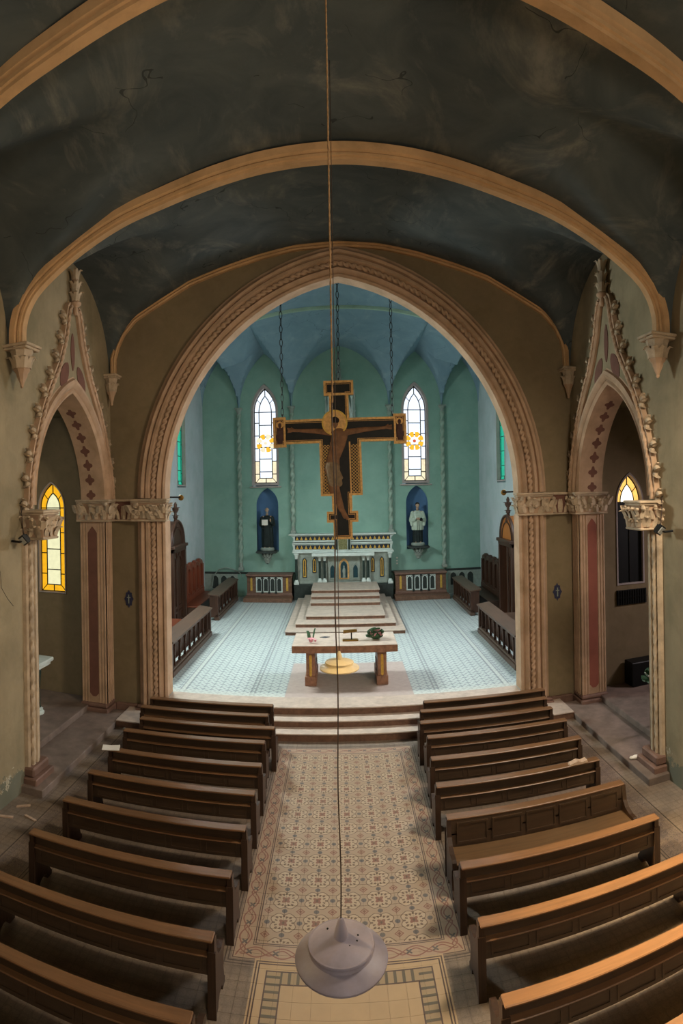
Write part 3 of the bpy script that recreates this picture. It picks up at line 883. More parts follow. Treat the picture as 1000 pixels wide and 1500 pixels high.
    for zz, n_, rr in ((.22, 6, .11), (.45, 6, .10), (.72, 5, .08)):
        for i in range(n_):
            f = 2*PI*(i+.3*zz)/n_; d = Vector((math.cos(f), math.sin(f), 0))
            leaf(b, c+d*.05+Vector((0, 0, zz)), (-d.y, d.x, 0), d, (0, 0, 1), .12, .22, rr)
    obj('finial_leaves', b, M['stone_pale'], g, 40)
    # near post of the arch
    sh = thing('arch_post', 'slim moulded stone post at the near side of the %s chapel arch' % sd, 'pilaster', P(s*XN, 1.75, -1), 0)
    SP = [(0, -.1), (0, .004), (.012, .012), (.02, .004), (.03, .02), (.045, .022), (.052, .008), (.075, .008), (.085, .018), (.092, .012), (.094, 0), (.03, -.001)]
    b = nb(); sweep(b, [P(s*XN, YA-HA, -.93), P(s*XN, YA-HA, -.14)], D, prof_scale(SP, S), -1 if s < 0 else 1); obj('shaft', b, M['stone_pale'], sh, 35)
    b = nb(); cable(b, [P(s*(XN-.014), YA-HA-.064, -.93), P(s*(XN-.014), YA-HA-.064, -.14)], .009*S, .045*S, 3); obj('rope_moulding', b, M['stone_pale'], sh, 60)
    b = nb(); bx(b, *sorted((s*(XN-.05)*S, s*(XNO)*S)), 1.685*S, 1.81*S, 0, .25, .02); bx(b, *sorted((s*(XN-.036)*S, s*(XNO)*S)), 1.692*S, 1.80*S, .25, .42, .03); obj('base', b, M['pink_stone'], sh)
    # far pilaster with the painted panel
    sh = thing('painted_pilaster', 'stone pilaster with a long %s painted panel, far side of the %s chapel arch' % ('brown-red' if s < 0 else 'orange-red', sd), 'pilaster', P(s*1.09, 2.40, -1))
    b = nb(); bx(b, *sorted((s*1.035*S, s*1.15*S)), 2.40*S, 2.488*S, .2, (ZSP-.098+1)*S); obj('shaft', b, M['stone'], sh)
    b = nb()
    for x in (1.038, 1.052, 1.066, 1.122, 1.136, 1.15):
        tube(b, [P(s*x, 2.402, -.95), P(s*x, 2.402, ZSP-.1)], .005*S, 6)
    for y in (2.42, 2.438, 2.456, 2.474): tube(b, [P(s*1.034, y, -.95), P(s*1.034, y, ZSP-.1)], .0055*S, 6)
    obj('reeding', b, M['stone'], sh, 60)
    b = nb(); x0, x1 = sorted((s*1.072, s*1.116)); m = (x0+x1)/2
    prism(b, [(x0, -.90), (m-.008, -.915), (m+.008, -.915), (x1, -.90), (x1, -.18), (m+.012, -.165), (m, -.15), (m-.012, -.165), (x0, -.18)], fz(2.40), -.0012, .004)
    obj('painted_panel', b, M['brown_paint'] if s < 0 else M['red_paint'], sh)
    b = nb(); bx(b, *sorted((s*1.02*S, s*1.165*S)), 2.375*S, 2.488*S, -.005, .22, .02); bx(b, *sorted((s*1.027*S, s*1.158*S)), 2.385*S, 2.488*S, .22, .32, .03); obj('base', b, M['pink_stone'], sh)
    b = nb(); bx(b, *sorted((s*.915*S, s*1.02*S)), (YW-.018)*S, YW*S, -.005, .24, .02); o = struct('baseboard_%s' % sd, b, M['pink_stone'])
    # little blue lozenge on the wall
    b = nb(); cx = s*.955; L = []
    for i in range(24):
        f = 2*PI*i/24; q = 1+.13*math.cos(8*f)
        L.append((cx+.020*q*math.sin(f)*(1-.25*abs(math.cos(f))), -.485+.036*q*math.cos(f)))
    lz = thing('wall_plaque', 'small blue lozenge plaque on the wall right of the %s chapel pilaster' % sd if s < 0 else 'small blue lozenge plaque on the wall left of the right chapel pilaster', 'plaque', P(cx, YW-.004, -.52), 0)
    prism(b, L, fz(YW-.004), 0, .006); obj('plate', b, basic('blue_plate_%s' % sd, '#33364f', .4, .2, 20, .02), lz)
    b = nb(); tube(b, [P(cx, YW-.006, -.505), P(cx, YW-.006, -.465)], .014, 6); tube(b, [P(cx-.008, YW-.006, -.478), P(cx+.008, YW-.006, -.478)], .014, 6); obj('cross_mark', b, M['grey_marble'], lz)

# ------------------------------------------------------------------ stained glass windows
def stained(name, fn, loc, xc, hw, z0, zs, rise, bw, inner_z, border_z, mi, mb, d=.045, frame=None, t_=.0022):
    r = struct_root(name, loc)
    ih = hw-bw; ri = rise-bw*1.5; g_ = .0016
    def pane(pts, m, dd=0.):
        cx = sum(p[0] for p in pts)/len(pts); cz = sum(p[1] for p in pts)/len(pts)
        q = []
        for x, z in pts:
            v = Vector((cx-x, cz-z)); L = v.length
            v = v*(min(.4, g_*1.2/L)) if L else v
            q.append((x+v.x, z+v.y))
        b = nb(); prism(b, q, fn, d+dd, d+dd+.004); obj('pane', b, m, r)
    zz = [z0+bw]+list(inner_z)+[zs]
    for a, c in zip(zz, zz[1:]): pane(rect(xc-ih, xc+ih, a, c), mi((a+c)/2, 'rect'))
    top = [(xc+x, zs+z) for x, z in pointed(ih, ri, 8)]; pane(top, mi(zs+ri/2, 'top'))
    for s in (-1, 1):
        bz = [z0]+list(border_z)+[zs]
        for i, (a, c) in enumerate(zip(bz, bz[1:])):
            pane([(xc+s*hw, a), (xc+s*ih, a+(bw if i == 0 else 0)), (xc+s*ih, c), (xc+s*hw, c)], mb((a+c)/2, s))
        pane([(xc+s*hw, z0), (xc, z0), (xc, z0+bw), (xc+s*ih, z0+bw)], mb(z0, s))
        O = pointed(hw, rise, 8); I = pointed(ih, ri, 8)
        if s > 0: O, I = O[::-1], I[::-1]
        for a, c in ((0, 4), (4, 8)):
            pane([(xc+x, zs+z) for x, z in O[a:c+1]]+[(xc+x, zs+z) for x, z in I[a:c+1]][::-1], mb(zs+.1+a*.01, s))
    # lead cames
    b = nb()
    o1 = lancet(xc, hw, z0, zs, rise); o2 = lancet(xc, hw-2*t_, z0+2*t_, zs, rise-3*t_); ring(b, o1, o2, fn, d-.003, d+.006)
    o1 = lancet(xc, ih+t_, z0+bw-t_, zs, ri+t_*1.5); o2 = lancet(xc, ih-t_, z0+bw+t_, zs, ri-t_*1.5); ring(b, o1, o2, fn, d-.003, d+.006)
    for z in list(inner_z)+[zs]: prism(b, rect(xc-ih, xc+ih, z-t_, z+t_), fn, d-.003, d+.006)
    for s in (-1, 1):
        for z in list(border_z)+[zs]: prism(b, rect(*sorted((xc+s*ih, xc+s*hw)), z-t_, z+t_), fn, d-.003, d+.006)
        prism(b, [(xc+s*hw, z0), (xc+s*(hw-2*t_), z0), (xc+s*ih, z0+bw), (xc+s*ih+s*t_*1.5, z0+bw)], fn, d-.003, d+.006)
        O = pointed(hw, rise, 8)[4]; I = pointed(ih, ri, 8)[4]
        prism(b, [(xc-s*O[0], zs+O[1]-t_), (xc-s*O[0], zs+O[1]+t_), (xc-s*I[0], zs+I[1]+t_), (xc-s*I[0], zs+I[1]-t_)], fn, d-.003, d+.006)
    prism(b, rect(xc-t_, xc+t_, zs+ri, zs+rise), fn, d-.003, d+.006); prism(b, rect(xc-t_, xc+t_, z0, z0+bw), fn, d-.003, d+.006)
    obj('lead_cames', b, M['lead'], r)
    # plastered reveal and sloping sill
    b = nb(); fo = frame or .012
    ring(b, lancet(xc, hw+fo, z0-fo, zs, rise+fo*1.6), lancet(xc, hw-.001, z0+.001, zs, rise-.001), fn, -.004, d+.008)
    obj('window_frame', b, M['window_frame'], r)
    return r
nwin = 1
for xc, nm in zip(WINX, ('left', 'right')):
    fn = fz(YB)
    r = stained('window_%d' % nwin, fn, P(xc, YB, .035), xc, .098, .06, .673, .205, .044, (.16, .27, .37, .46, .56), (.14, .25, .36, .47, .58),
                lambda z, k_: M['glass_white'], lambda z, s: M['glass_warm'] if z < .2 else M['glass_white'], .05, .019, .0038); nwin += 1
    zc = .405
    for i in range(8):
        a0 = 2*PI*(i+.12)/8; a1 = 2*PI*(i+.88)/8; b = nb(); rr = (.038, .078)
        prism(b, [(xc+rr[0]*math.cos(a0), zc+rr[0]*math.sin(a0)), (xc+rr[1]*math.cos(a0), zc+rr[1]*math.sin(a0)), (xc+rr[1]*1.06*math.cos((a0+a1)/2), zc+rr[1]*1.06*math.sin((a0+a1)/2)), (xc+rr[1]*math.cos(a1), zc+rr[1]*math.sin(a1)), (xc+rr[0]*math.cos(a1), zc+rr[0]*math.sin(a1))], fn, .046, .0485)
        obj('pane', b, M['glass_amber'] if i % 2 == (0 if nm == 'left' else 1) or nm == 'right' else M['glass_warm'], r)
    b = nb(); prism(b, [(xc+.014*math.cos(2*PI*i/12), zc+.014*math.sin(2*PI*i/12)) for i in range(12)], fn, .046, .0485); obj('pane', b, M['glass_red'] if nm == 'right' else M['glass_warm'], r)
    b = nb(); bx(b, (xc-.135)*S, (xc+.135)*S, (YB-.022)*S, (YB+.04)*S, (.022+1)*S, (.034+1)*S, .01); obj('window_sill', b, M['window_frame'], r)
for s in (-1, 1):
    for y in (4.24, 3.25):
        stained('window_%d' % nwin, fx(s*XC, s), P(s*XC, y, .03), y, .108, .05, .69, .22, .03, (.16, .27, .38, .49, .6), (.14, .25, .36, .47, .58), lambda z, k_: M['glass_green'], lambda z, s_: M['glass_green'], .026, .009); nwin += 1
r = stained('window_%d' % nwin, fz(YW), P(-1.350, YW, -.478), -1.350, .070, -.476, -.07, .122, .033, (-.37, -.27, -.17), (-.39, -.29, -.19, -.12), lambda z, k_: M['glass_pale'], lambda z, s: M['glass_yellow'], .02, .004); nwin += 1
r = stained('window_%d' % nwin, fz(YW), P(1.337, YW, -.478), 1.337, .069, -.476, -.085, .135, .032, (-.37, -.27, -.17), (-.39, -.29, -.19), lambda z, k_: M['glass_glare'] if k_ == 'top' else M['glass_pale'], lambda z, s: M['glass_orange'] if z > -.06 else M['glass_yellow'], .03, .006)
b = nb(); prism(b, rect(1.337-.069, 1.337+.069, -.476, -.087), fz(YW), .012, .022); obj('dark_board', b, M['black_plastic'], r, label='dark board covering the lower window')
b = nb(); prism(b, rect(1.337-.001, 1.337+.003, -.476, -.087), fz(YW), .008, .012); obj('board_joint', b, M['lead'], r); nwin += 1
stained('window_%d' % nwin, lambda u, v, d: P(u, -.62-d, v), P(.42, -.62, -.2), .42, .148, -.198, .25, .218, .04, (-.05, .1), (-.05, .1), lambda z, k_: M['glass_warm'], lambda z, s: M['glass_amber'], .06, .004)

# ------------------------------------------------------------------ chancel wall furniture
for x, nm in ((-.867, 'left of the left window'), (-.414, 'between the left window and the altar'), (.414, 'between the altar and the right window'), (.867, 'right of the right window')):
    t = thing('twisted_colonnette', 'slender twisted wall column %s behind the altar' % nm, 'column', P(x, YB-.02, -.68), 0, 'twisted wall columns of the apse')
    zb = -.675 if abs(x) > .6 else -.366
    b = nb(); cable(b, [P(x, YB-.018, zb+.06), P(x, YB-.018, .655)], .0165*S, .075*S, 2, 12, .045, .34); obj('shaft', b, M['teal_plaster'] if abs(x) < .1 else basic('colonnette_%d' % int(1000+x*100), '#8fa294', .75, .15, 5, .1), t, 60)
    b = nb(); lathe(b, [(.07, 0), (.085, .03), (.10, .12), (.15, .2), (.16, .25), (.13, .25)], 8, P(x, YB-.012, .652)); bx(b, (x-.032)*S, (x+.032)*S, (YB-.045)*S, YB*S, 1.697*S, 1.708*S, .01); obj('capital', b, M['grey_marble'], t, 40)
    b = nb(); bx(b, (x-.022)*S, (x+.022)*S, (YB-.04)*S, YB*S, (zb+1)*S-.05, (zb+1)*S+.12, .02); lathe(b, [(.085, .1), (.1, .16), (.08, .22), (.075, .33)], 10, P(x, YB-.018, zb)); obj('base', b, M['grey_marble'], t, 40)
b = nb()
for s in (-1, 1):
    bx(b, *sorted((s*.40*S, s*XC*S)), (YB-.012)*S, YB*S, (1-.716)*S, (1-.698)*S, .02)
struct('trim_%d' % k, b, M['dark_stone']); k += 1
for s in (-1, 1):
    b = nb()
    t = struct_root('trim_%d' % k, P(s*1.03, YB, ZC)); k += 1
    bx(b, *sorted((s*.90*S, s*XC*S)), (YB-.006)*S, YB*S, (ZC+1)*S, (1-.716)*S); obj('dado_backing', b, M['grey_marble'], t)
    for x in (.945, 1.02, 1.095):
        b = nb(); prism(b, lancet(s*x, .026, -.84, -.765, .034), fz(YB-.006), -.003, .001); obj('arch_inset', b, M['dark_stone'], t)
        b = nb(); ring(b, lancet(s*x, .033, -.847, -.765, .042), lancet(s*x, .026, -.84, -.765, .034), fz(YB-.006), -.007, .001); obj('arch_frame', b, M['grey_marble'], t)

def wainscot(s, x0, x1, label):
    t = thing('marble_parapet', label, 'parapet', P((x0+x1)/2, 4.8, ZC), 0, 'marble parapets beside the high altar')
    b = nb(); bx(b, x0*S-.08, x1*S+.06, 4.70*S, 4.83*S, (ZC+1)*S, (1-.878)*S, .012); obj('plinth', b, M['brown_marble'], t)
    b = nb(); bx(b, x0*S, x1*S, 4.825*S, 4.94*S, (1-.878)*S, (1-.714)*S); obj('body', b, M['brown_marble'], t)
    b = nb(); bx(b, x0*S-.04, x1*S+.04, 4.805*S, 4.945*S, (1-.716)*S, (1-.700)*S, .012); obj('cornice', b, M['pink_stone'], t); b = nb(); bx(b, x0*S-.02, x1*S+.02, 4.815*S, 4.945*S, (1-.878)*S, (1-.855)*S, .012); obj('base_moulding', b, M['pink_stone'], t)
    n = 4; L = x1-x0
    for i in range(n):
        xc = x0+L*(.20+.6*(i+.5)/n)
        b = nb(); ring(b, rect(xc-.0265, xc+.0265, -.850, -.722)[:1]+[(xc-.0265, -.722)]+[(xc+.0265, -.722), (xc+.0265, -.850)], rect(xc-.02, xc+.02, -.843, -.73), fz(4.825), -.006, .002)
        ring(b, lancet(xc, .0225, -.845, -.757, .03), lancet(xc, .017, -.840, -.757, .0235), fz(4.825), -.008, .002); obj('arch_frame', b, M['white_marble'], t)
        b = nb(); prism(b, lancet(xc, .018, -.842, -.757, .025), fz(4.825), -.002, .002); obj('arch_inset', b, M['dark_stone'], t)
    for i in range(n-1):
        xc = x0+L*(.20+.6*(i+1)/n)
        b = nb(); bx(b, xc*S-.05, xc*S+.05, 4.808*S, 4.825*S, (1-.858)*S, (1-.842)*S); bx(b, xc*S-.035, xc*S+.035, 4.812*S, 4.825*S, (1-.842)*S, (1-.735)*S, .01); bx(b, xc*S-.05, xc*S+.05, 4.808*S, 4.825*S, (1-.735)*S, (1-.718)*S); obj('colonnette', b, M['dark_stone'], t)
    for f in (.1, .9):
        xc = x0+L*f
        b = nb(); prism(b, lancet(xc, .0085, -.838, -.742, .014), fz(4.825), -.003, .002); obj('gold_panel', b, M['gold'], t)
wainscot(-1, -.80, -.425, 'brown marble parapet with four small arches, left of the high altar')
wainscot(1, .435, .86, 'brown marble parapet with four small arches, right of the high altar')

# ------------------------------------------------------------------ steps of the high altar
t = thing('altar_steps', 'stacked marble steps rising to the high altar', 'steps', P(.015, 4.3, ZC))
ZT = -.765; hs_ = (ZT-ZC)/6
for i, (x0, x1, y0) in enumerate(((-.366, .385, 3.645), (-.308, .335, 3.75), (-.247, .274, 3.87), (-.234, .263, 4.20), (-.236, .268, 4.32), (-.240, .275, 4.44))):
    z1 = ZC+hs_*(i+1); b = nb(); bx(b, x0*S, x1*S, y0*S, (4.78 if i < 2 else 4.795)*S, (ZC+hs_*i+1)*S-.002, (z1+1)*S-.03); obj('riser', b, M['brown_marble'], t)
    b = nb(); bx(b, x0*S-.02, x1*S+.02, y0*S-.02, (4.78 if i < 2 else 4.795)*S, (z1+1)*S-.032, (z1+1)*S, .006); obj('tread', b, M['top_marble'], t)

# ------------------------------------------------------------------ high altar
HA_ = thing('high_altar', 'white and dark marble high altar with gold triangle friezes against the back wall', 'altar', P(0, 4.88, ZC))
GY = 4.86
def hbox(nm, m, x0, x1, y0, y1, z0, z1, bev=0, par=None):
    b = nb(); bx(b, x0*S, x1*S, y0*S, y1*S, (z0+1)*S, (z1+1)*S, bev); return obj(nm, b, m, par or HA_)
hbox('plinth', M['dark_stone'], -.405, .415, 4.80, 4.94, ZC, -.785, .02)
hbox('body', M['grey_marble'], -.385, .395, 4.855, 4.94, -.785, -.525)
hbox('base_moulding', M['grey_marble'], -.36, .37, 4.84, 4.90, -.785, -.765, .02)
hbox('shelf', M['white_marble'], -.418, .425, 4.83, 4.945, -.528, -.512, .02)
def gcol(x, y, z0, z1, r, m):
    c = P(x, y, z0); H = (z1-z0)*S
    b = nb(); lathe(b, [(r*.9, H*.14), (r, H*.2), (r, H*.5), (r*.92, H*.82)], 10, c); sh_ = obj('column', b, m, HA_, 40)
    b = nb(); lathe(b, [(r*1.0, H*.82), (r*1.15, H*.86), (r*1.5, H*.95), (r*1.6, H*.96)], 8, c); bx(b, c.x-r*1.7, c.x+r*1.7, c.y-r*1.7, c.y+r*1.7, c.z+H*.955, c.z+H, .006); obj('capital', b, M['white_marble'], sh_, 40)
    b = nb(); bx(b, c.x-r*1.8, c.x+r*1.8, c.y-r*1.8, c.y+r*1.8, c.z, c.z+H*.07, .006); lathe(b, [(r*1.7, H*.07), (r*1.6, H*.1), (r*1.1, H*.13), (r*1.0, H*.15)], 10, c); obj('base', b, M['white_marble'], sh_, 40)
for x in (-.384, .392): gcol(x, 4.825, -.785, -.528, .062, M['green_marble'])
for x in (-.190, -.150, .172, .210): gcol(x, 4.815, ZT, -.552, .055, M['green_marble'])
hbox('mensa', M['white_marble'], -.252, .260, 4.765, 4.90, -.548, -.522, .012)
for x, z0, z1, w_ in ((-.317, -.735, -.60, .019), (-.236, -.695, -.60, .017), (.250, -.695, -.60, .017), (.326, -.735, -.60, .019)):
    b = nb(); prism(b, lancet(x, w_, z0, z1, .035), fz(4.855), -.003, .001); p_ = obj('dark_panel', b, M['navy'], HA_)
    b = nb(); ring(b, lancet(x, w_*.62, z0+.008, z1, .026), lancet(x, w_*.25, z0+.016, z1, .012), fz(4.855), -.007, .001); obj('gold_inlay', b, M['gold'], p_)
hbox('front_panel', M['grey_marble'], -.125, .145, 4.845, 4.86, -.76, -.548)
for x, hw, z1, ri in ((-.085, .030, -.665, .055), (.010, .042, -.640, .065), (.105, .030, -.665, .055)):
    b = nb(); prism(b, lancet(x, hw*.62, -.735, z1, ri*.62), fz(4.845), -.002, .002); p_ = obj('relief_niche', b, M['teal_inset'], HA_)
    b = nb(); ring(b, lancet(x, hw, -.745, z1, ri), lancet(x, hw*.72, -.738, z1, ri*.74), fz(4.845), -.008, .002); obj('relief_arch', b, M['gold_dark'] if hw > .04 else M['grey_marble'], p_)
b = nb(); c = P(.010, 4.838, -.735); lathe(b, [(.07, 0), (.06, .2), (.08, .32), (.05, .42), (.03, .45), (.04, .5), (.02, .56)], 8, c); obj('relief_figure', b, M['grey_marble'], HA_, 40)
for zt_, zb_, xx in ((-.445, -.512, .408), (-.372, -.437, .405)):
    b = nb(); fl2 = .0 if zt_ < -.4 else .03
    prism(b, [(-xx, zb_), (-xx-.004, (zb_+zt_)/2), (-xx-.012-fl2*.5, zt_-.012), (-xx-fl2, zt_), (xx+fl2, zt_), (xx+.012+fl2*.5, zt_-.012), (xx+.004, (zb_+zt_)/2), (xx, zb_)], fz(GY), 0, .085)
    obj('gradine', b, M['white_marble'], HA_)
    hbox('cornice', M['white_marble'], -xx-.012-fl2, xx+.012+fl2, GY-.014-fl2*.3, GY+.085, zt_-.008, zt_+.002, .012)
    hbox('cornice', M['white_marble'], -xx-.008, xx+.008, GY-.01, GY+.08, zb_, zb_+.009, .01)
    for x0, x1 in ((-.395, -.062), (.068, .398)):
        z0, z1 = zb_+.014, zt_-.018
        fr = hbox('frieze', M['navy'], x0, x1, GY-.003, GY+.01, z0, z1)
        b = nb(); n = 9
        for i in range(n):
            xm = x0+(x1-x0)*(i+.5)/n; prism(b, [(xm-.0125, z0+.003), (xm+.0125, z0+.003), (xm, z1-.003)], fz(GY-.003), -.0025, .001)
        obj('gold_triangles', b, M['gold'], fr)
hbox('tabernacle', M['white_marble'], -.064, .070, GY-.022, GY+.06, -.512, -.378, .01)
hbox('tabernacle_door', M['old_gold'], -.034, .040, GY-.026, GY-.015, -.500, -.415, .01)
for x in (-.050, .056):
    b = nb(); tube(b, [P(x, GY-.026, -.50), P(x, GY-.026, -.40)], .055, 8); obj('tabernacle_column', b, M['green_marble'], HA_, 40)

# gothic canopy on the wall above
t = thing('wall_canopy', 'small grey gothic canopy with spire on the wall behind the crucifix', 'canopy', P(0, YB, .56))
b = nb()
for i in range(5):
    a0 = PI*(1+i/5); a1 = PI*(1+(i+1)/5)
    p0 = Vector((.12*math.cos(a0), .09*math.sin(a0))); p1 = Vector((.12*math.cos(a1), .09*math.sin(a1)))
    m = (p0+p1)/2; d_ = (p1-p0)
    def fg(u, v, d): q = m+d_*u; n_ = m.normalized(); return P(q.x+n_.x*d, YB+q.y+n_.y*d, v)
    prism(b, [(-.42, .58), (-.42, .64), (0, .76), (.42, .64), (.42, .58), (.25, .58), (.25, .63), (0, .70), (-.25, .63), (-.25, .58)], fg, -.004, .006)
obj('gables', b, M['white_marble'], t)
b = nb()
for i in range(6):
    a0 = PI*(1+i/5); c = P(.12*math.cos(a0), YB+.09*math.sin(a0), .56)
    lathe(b, [(.03, 0), (.045, .1), (.05, .5), (.07, .55), (.05, .62), (.045, 1.1), (.06, 1.15), (.02, 1.5), (.005, 1.6)], 6, c)
obj('pinnacles', b, M['white_marble'], t, 40)
b = nb(); c = P(-.008, YB-.04, .62); lathe(b, [(.42, 0), (.40, .35), (.28, .9), (.16, 1.5), (.08, 2.2), (.06, 2.4), (.10, 2.5), (.10, 2.58), (.04, 2.65), (.05, 2.8), (.09, 2.85), (.02, 2.98)], 8, c); obj('spire', b, M['grey_marble'], t, 30)
b = nb()
for i in range(5):
    for j in range(6):
        f = 2*PI*j/6; zz = .5+i*.38; rr = .38-.06*i-.05
        leaf(b, c+Vector((math.cos(f)*rr*.8, math.sin(f)*rr*.8, zz)), (-math.sin(f), math.cos(f), 0), (math.cos(f), math.sin(f), 0), (0, 0, 1), .07, .13, .06)
o = obj('spire_crockets', b, M['grey_marble'], t, 40); o['kind'] = 'stuff'

# sockets and a pale conduit
t = thing('wall_sockets', 'three white electrical boxes in a column right of the high altar', 'socket', P(.46, YB, -.65))
for z in (-.598, -.622, -.646):
    b = nb(); bx(b, .455*S, .468*S, (YB-.008)*S, YB*S, (z+1)*S, (z+.012+1)*S, .006); obj('box', b, M['paper'], t)
b = nb(); tube(b, [P(-1.12, YB-.02, -.82), P(-1.11, YB-.02, -.73), P(-1.06, YB-.02, -.675), P(-1.0, YB-.02, -.66), P(-.94, YB-.02, -.672), P(-.88, YB-.02, -.70), P(-.86, YB-.02, -.74)], .022, 6)
tag(obj('cable_loop', b, M['grey_marble'], None, 60), 'pale cable looping over the dado in the left corner behind the stalls', 'cable')

# ------------------------------------------------------------------ statues
def capsule(b, p0, p1, r0, r1, n=8, k=6):
    p0, p1 = Vector(p0), Vector(p1)
    ell(b, p0, r0, r0, r0, n, 6); ell(b, p1, r1, r1, r1, n, 6)
    tube(b, [p0.lerp(p1, i/k) for i in range(k+1)], [r0+(r1-r0)*i/k for i in range(k+1)], n)
def hand(b, w_, d, up, r=.02, side=1):
    """palm, four fingers and thumb"""
    w_ = Vector(w_); d = Vector(d).normalized(); up = Vector(up); up = (up-d*up.dot(d)).normalized(); sd = d.cross(up)
    capsule(b, w_, w_+d*.07, r*1.25, r*1.5, 7, 3)
    for i, L in enumerate((.062, .075, .07, .055)):
        q = w_+d*.075+sd*(.017*(i-1.5)); capsule(b, q, q+d*L*.6, .0105, .0095, 6, 2); capsule(b, q+d*L*.6, q+d*L-up*.02, .0095, .008, 6, 2)
    q = w_+d*.025+sd*side*.028; capsule(b, q, q+d*.04+sd*side*.025, .012, .009, 6, 2)
def head_mesh(b, c, turn=0., chin=0.):
    c = Vector(c); R = Matrix.Rotation(turn, 3, 'Z')
    ell(b, c, .082, .098, .118, 14, 10)
    q = lambda x, y, z: c+R @ Vector((x, y, z))
    ell(b, q(0, -.052, -.06), .058, .055, .062, 10, 7)          # jaw
    capsule(b, q(0, -.094, .02), q(0, -.116, -.022), .010, .017, 7, 3)   # nose
    for s in (-1, 1):
        ell(b, q(s*.033, -.088, .022), .017, .012, .010, 8, 5)    # eyelids
        capsule(b, q(s*.016, -.094, .042), q(s*.055, -.082, .042), .010, .008, 6, 2)  # brow
        ell(b, q(s*.086, .0, .0), .014, .026, .036, 8, 6)          # ear
    capsule(b, q(-.022, -.098, -.056), q(.022, -.098, -.056), .009, .009, 6, 2); capsule(b, q(-.018, -.096, -.071), q(.018, -.096, -.071), .009, .009, 6, 2)
    ell(b, q(0, -.085, -.098), .026, .022, .02, 8, 5)             # chin
    capsule(b, c+Vector((0, .01, -.08)), c+Vector((0, .02, -.21)), .058, .064, 10, 3)
def statue(label, root, kind):
    t = thing('statue', label, 'statue', root, 0, None)
    loc = Vector(root)
    def put(nm, bm, m, vox, it=2, par=None):
        o = link(nm, remesh(bm, nm, m, vox, it), par or t, True); return o
    fold = lambda k_, a_: (lambda th, z: 1+a_*math.sin(k_*th+z*1.4)*min(1, max(0, (1.25-z))/.6))
    tw = .25 if kind == 'saint' else 0
    b = nb(); head_mesh(b, (0, -.02, 1.78), tw)
    capsule(b, (-.19, .03, 1.44), (.19, .03, 1.44), .07, .07); capsule(b, (0, .03, .2), (0, .03, 1.4), .12, .13)
    if kind == 'monk':
        capsule(b, (-.24, 0, 1.40), (-.25, -.10, 1.12), .062, .05); capsule(b, (-.25, -.10, 1.12), (-.13, -.24, 1.10), .045, .032)
        hand(b, (-.12, -.25, 1.10), (1, -.15, .05), (0, -1, .2), .02, 1)
        capsule(b, (.24, 0, 1.40), (.27, -.08, 1.13), .062, .05); capsule(b, (.27, -.08, 1.13), (.20, -.23, 1.24), .045, .032)
        hand(b, (.20, -.24, 1.25), (-.15, -.25, 1), (0, -1, 0), .02, -1)
    else:
        capsule(b, (-.24, 0, 1.40), (-.27, -.08, 1.12), .062, .05); capsule(b, (-.27, -.08, 1.12), (-.09, -.26, 1.16), .045, .032)
        hand(b, (-.08, -.27, 1.16), (1, -.1, .25), (0, -1, .2), .02, 1)
        capsule(b, (.24, 0, 1.40), (.27, -.08, 1.12), .062, .05); capsule(b, (.27, -.08, 1.12), (.10, -.27, 1.13), .045, .032)
        hand(b, (.09, -.28, 1.13), (-1, -.1, .1), (0, -1, .2), .02, -1)
    for x in (-.10, .10): capsule(b, (x, -.02, .05), (x*1.15, -.17, .035), .05, .04)
    put('body', b, M['skin'], .011, 1)
    def robe(b, z0, z1, r0, r1, sy=.72, k_=11, a_=.07):
        pr = []
        for i in range(15):
            f = i/14; z = z0+(z1-z0)*f
            sh = r0+(r1-r0)*f+.02*math.sin(f*PI)
            if z > 1.36: sh *= max(.42, 1-(z-1.36)/.19*.55)
            pr.append((sh, z))
        lathe(b, pr, 44, (0, .03, 0), 1, sy, fold(k_, a_))
    if kind == 'monk':
        b = nb(); robe(b, .02, 1.53, .27, .235)
        for s, el, wr in ((-1, (-.27, -.07, 1.10), (-.17, -.2, 1.09)), (1, (.29, -.05, 1.10), (.215, -.19, 1.20))):
            capsule(b, (s*.23, .02, 1.41), el, .095, .10); capsule(b, el, wr, .10, .085); capsule(b, (el[0], el[1], el[2]-.02), (wr[0]*1.05, wr[1], wr[2]-.20), .06, .04)
        put('robe', b, M['habit_black'], .018, 1)
        b = nb(); prism(b, [(-.12, .12), (.12, .12), (.11, .8), (.13, 1.36), (-.13, 1.36), (-.11, .8)], lambda u, v, d: Vector((u, -.155-.03*math.cos(u*9)-d+.05*max(0, v-1.1)-.03*max(0, .5-v), v)), 0, .018); o = link('scapular', finish(b, 'scapular', M['habit_black'], 40), t, True)
        b = nb(); 
        for i in range(16):
            f = 2*PI*i/16
            if abs(f-1.5*PI) > .75: ell(b, (.083*math.cos(f), -.02+.098*math.sin(f), 1.80), .024, .024, .045, 7, 5)
        ell(b, (0, -.115, 1.665), .05, .035, .055, 8, 6)
        put('hair', b, M['hair_grey'], .012, 1)
        b = nb(); prism(b, [(-.14, -.02), (-.13, .0), (0, -.015), (.13, .0), (.14, -.02), (0, -.035)], lambda u, v, d: Vector((u-.07, -.315+v, 1.10+d)), 0, .25); o = link('open_book', finish(b, 'open_book', M['paper']), t, True); o['label'] = 'open white book held at the chest'
    else:
        b = nb(); robe(b, .02, .95, .235, .20, .72, 12, .07); put('cassock', b, M['habit_black'], .018, 1)
        b = nb(); robe(b, .62, 1.53, .275, .235, .75, 13, .08)
        for s in (-1, 1):
            el = (s*.30, -.05, 1.08); wr = (s*.17, -.2, 1.12)
            capsule(b, (s*.23, .02, 1.41), el, .10, .115); capsule(b, el, wr, .115, .09); capsule(b, el, (s*.29, -.10, .86), .10, .06)
        put('surplice', b, M['surplice'], .018, 1)
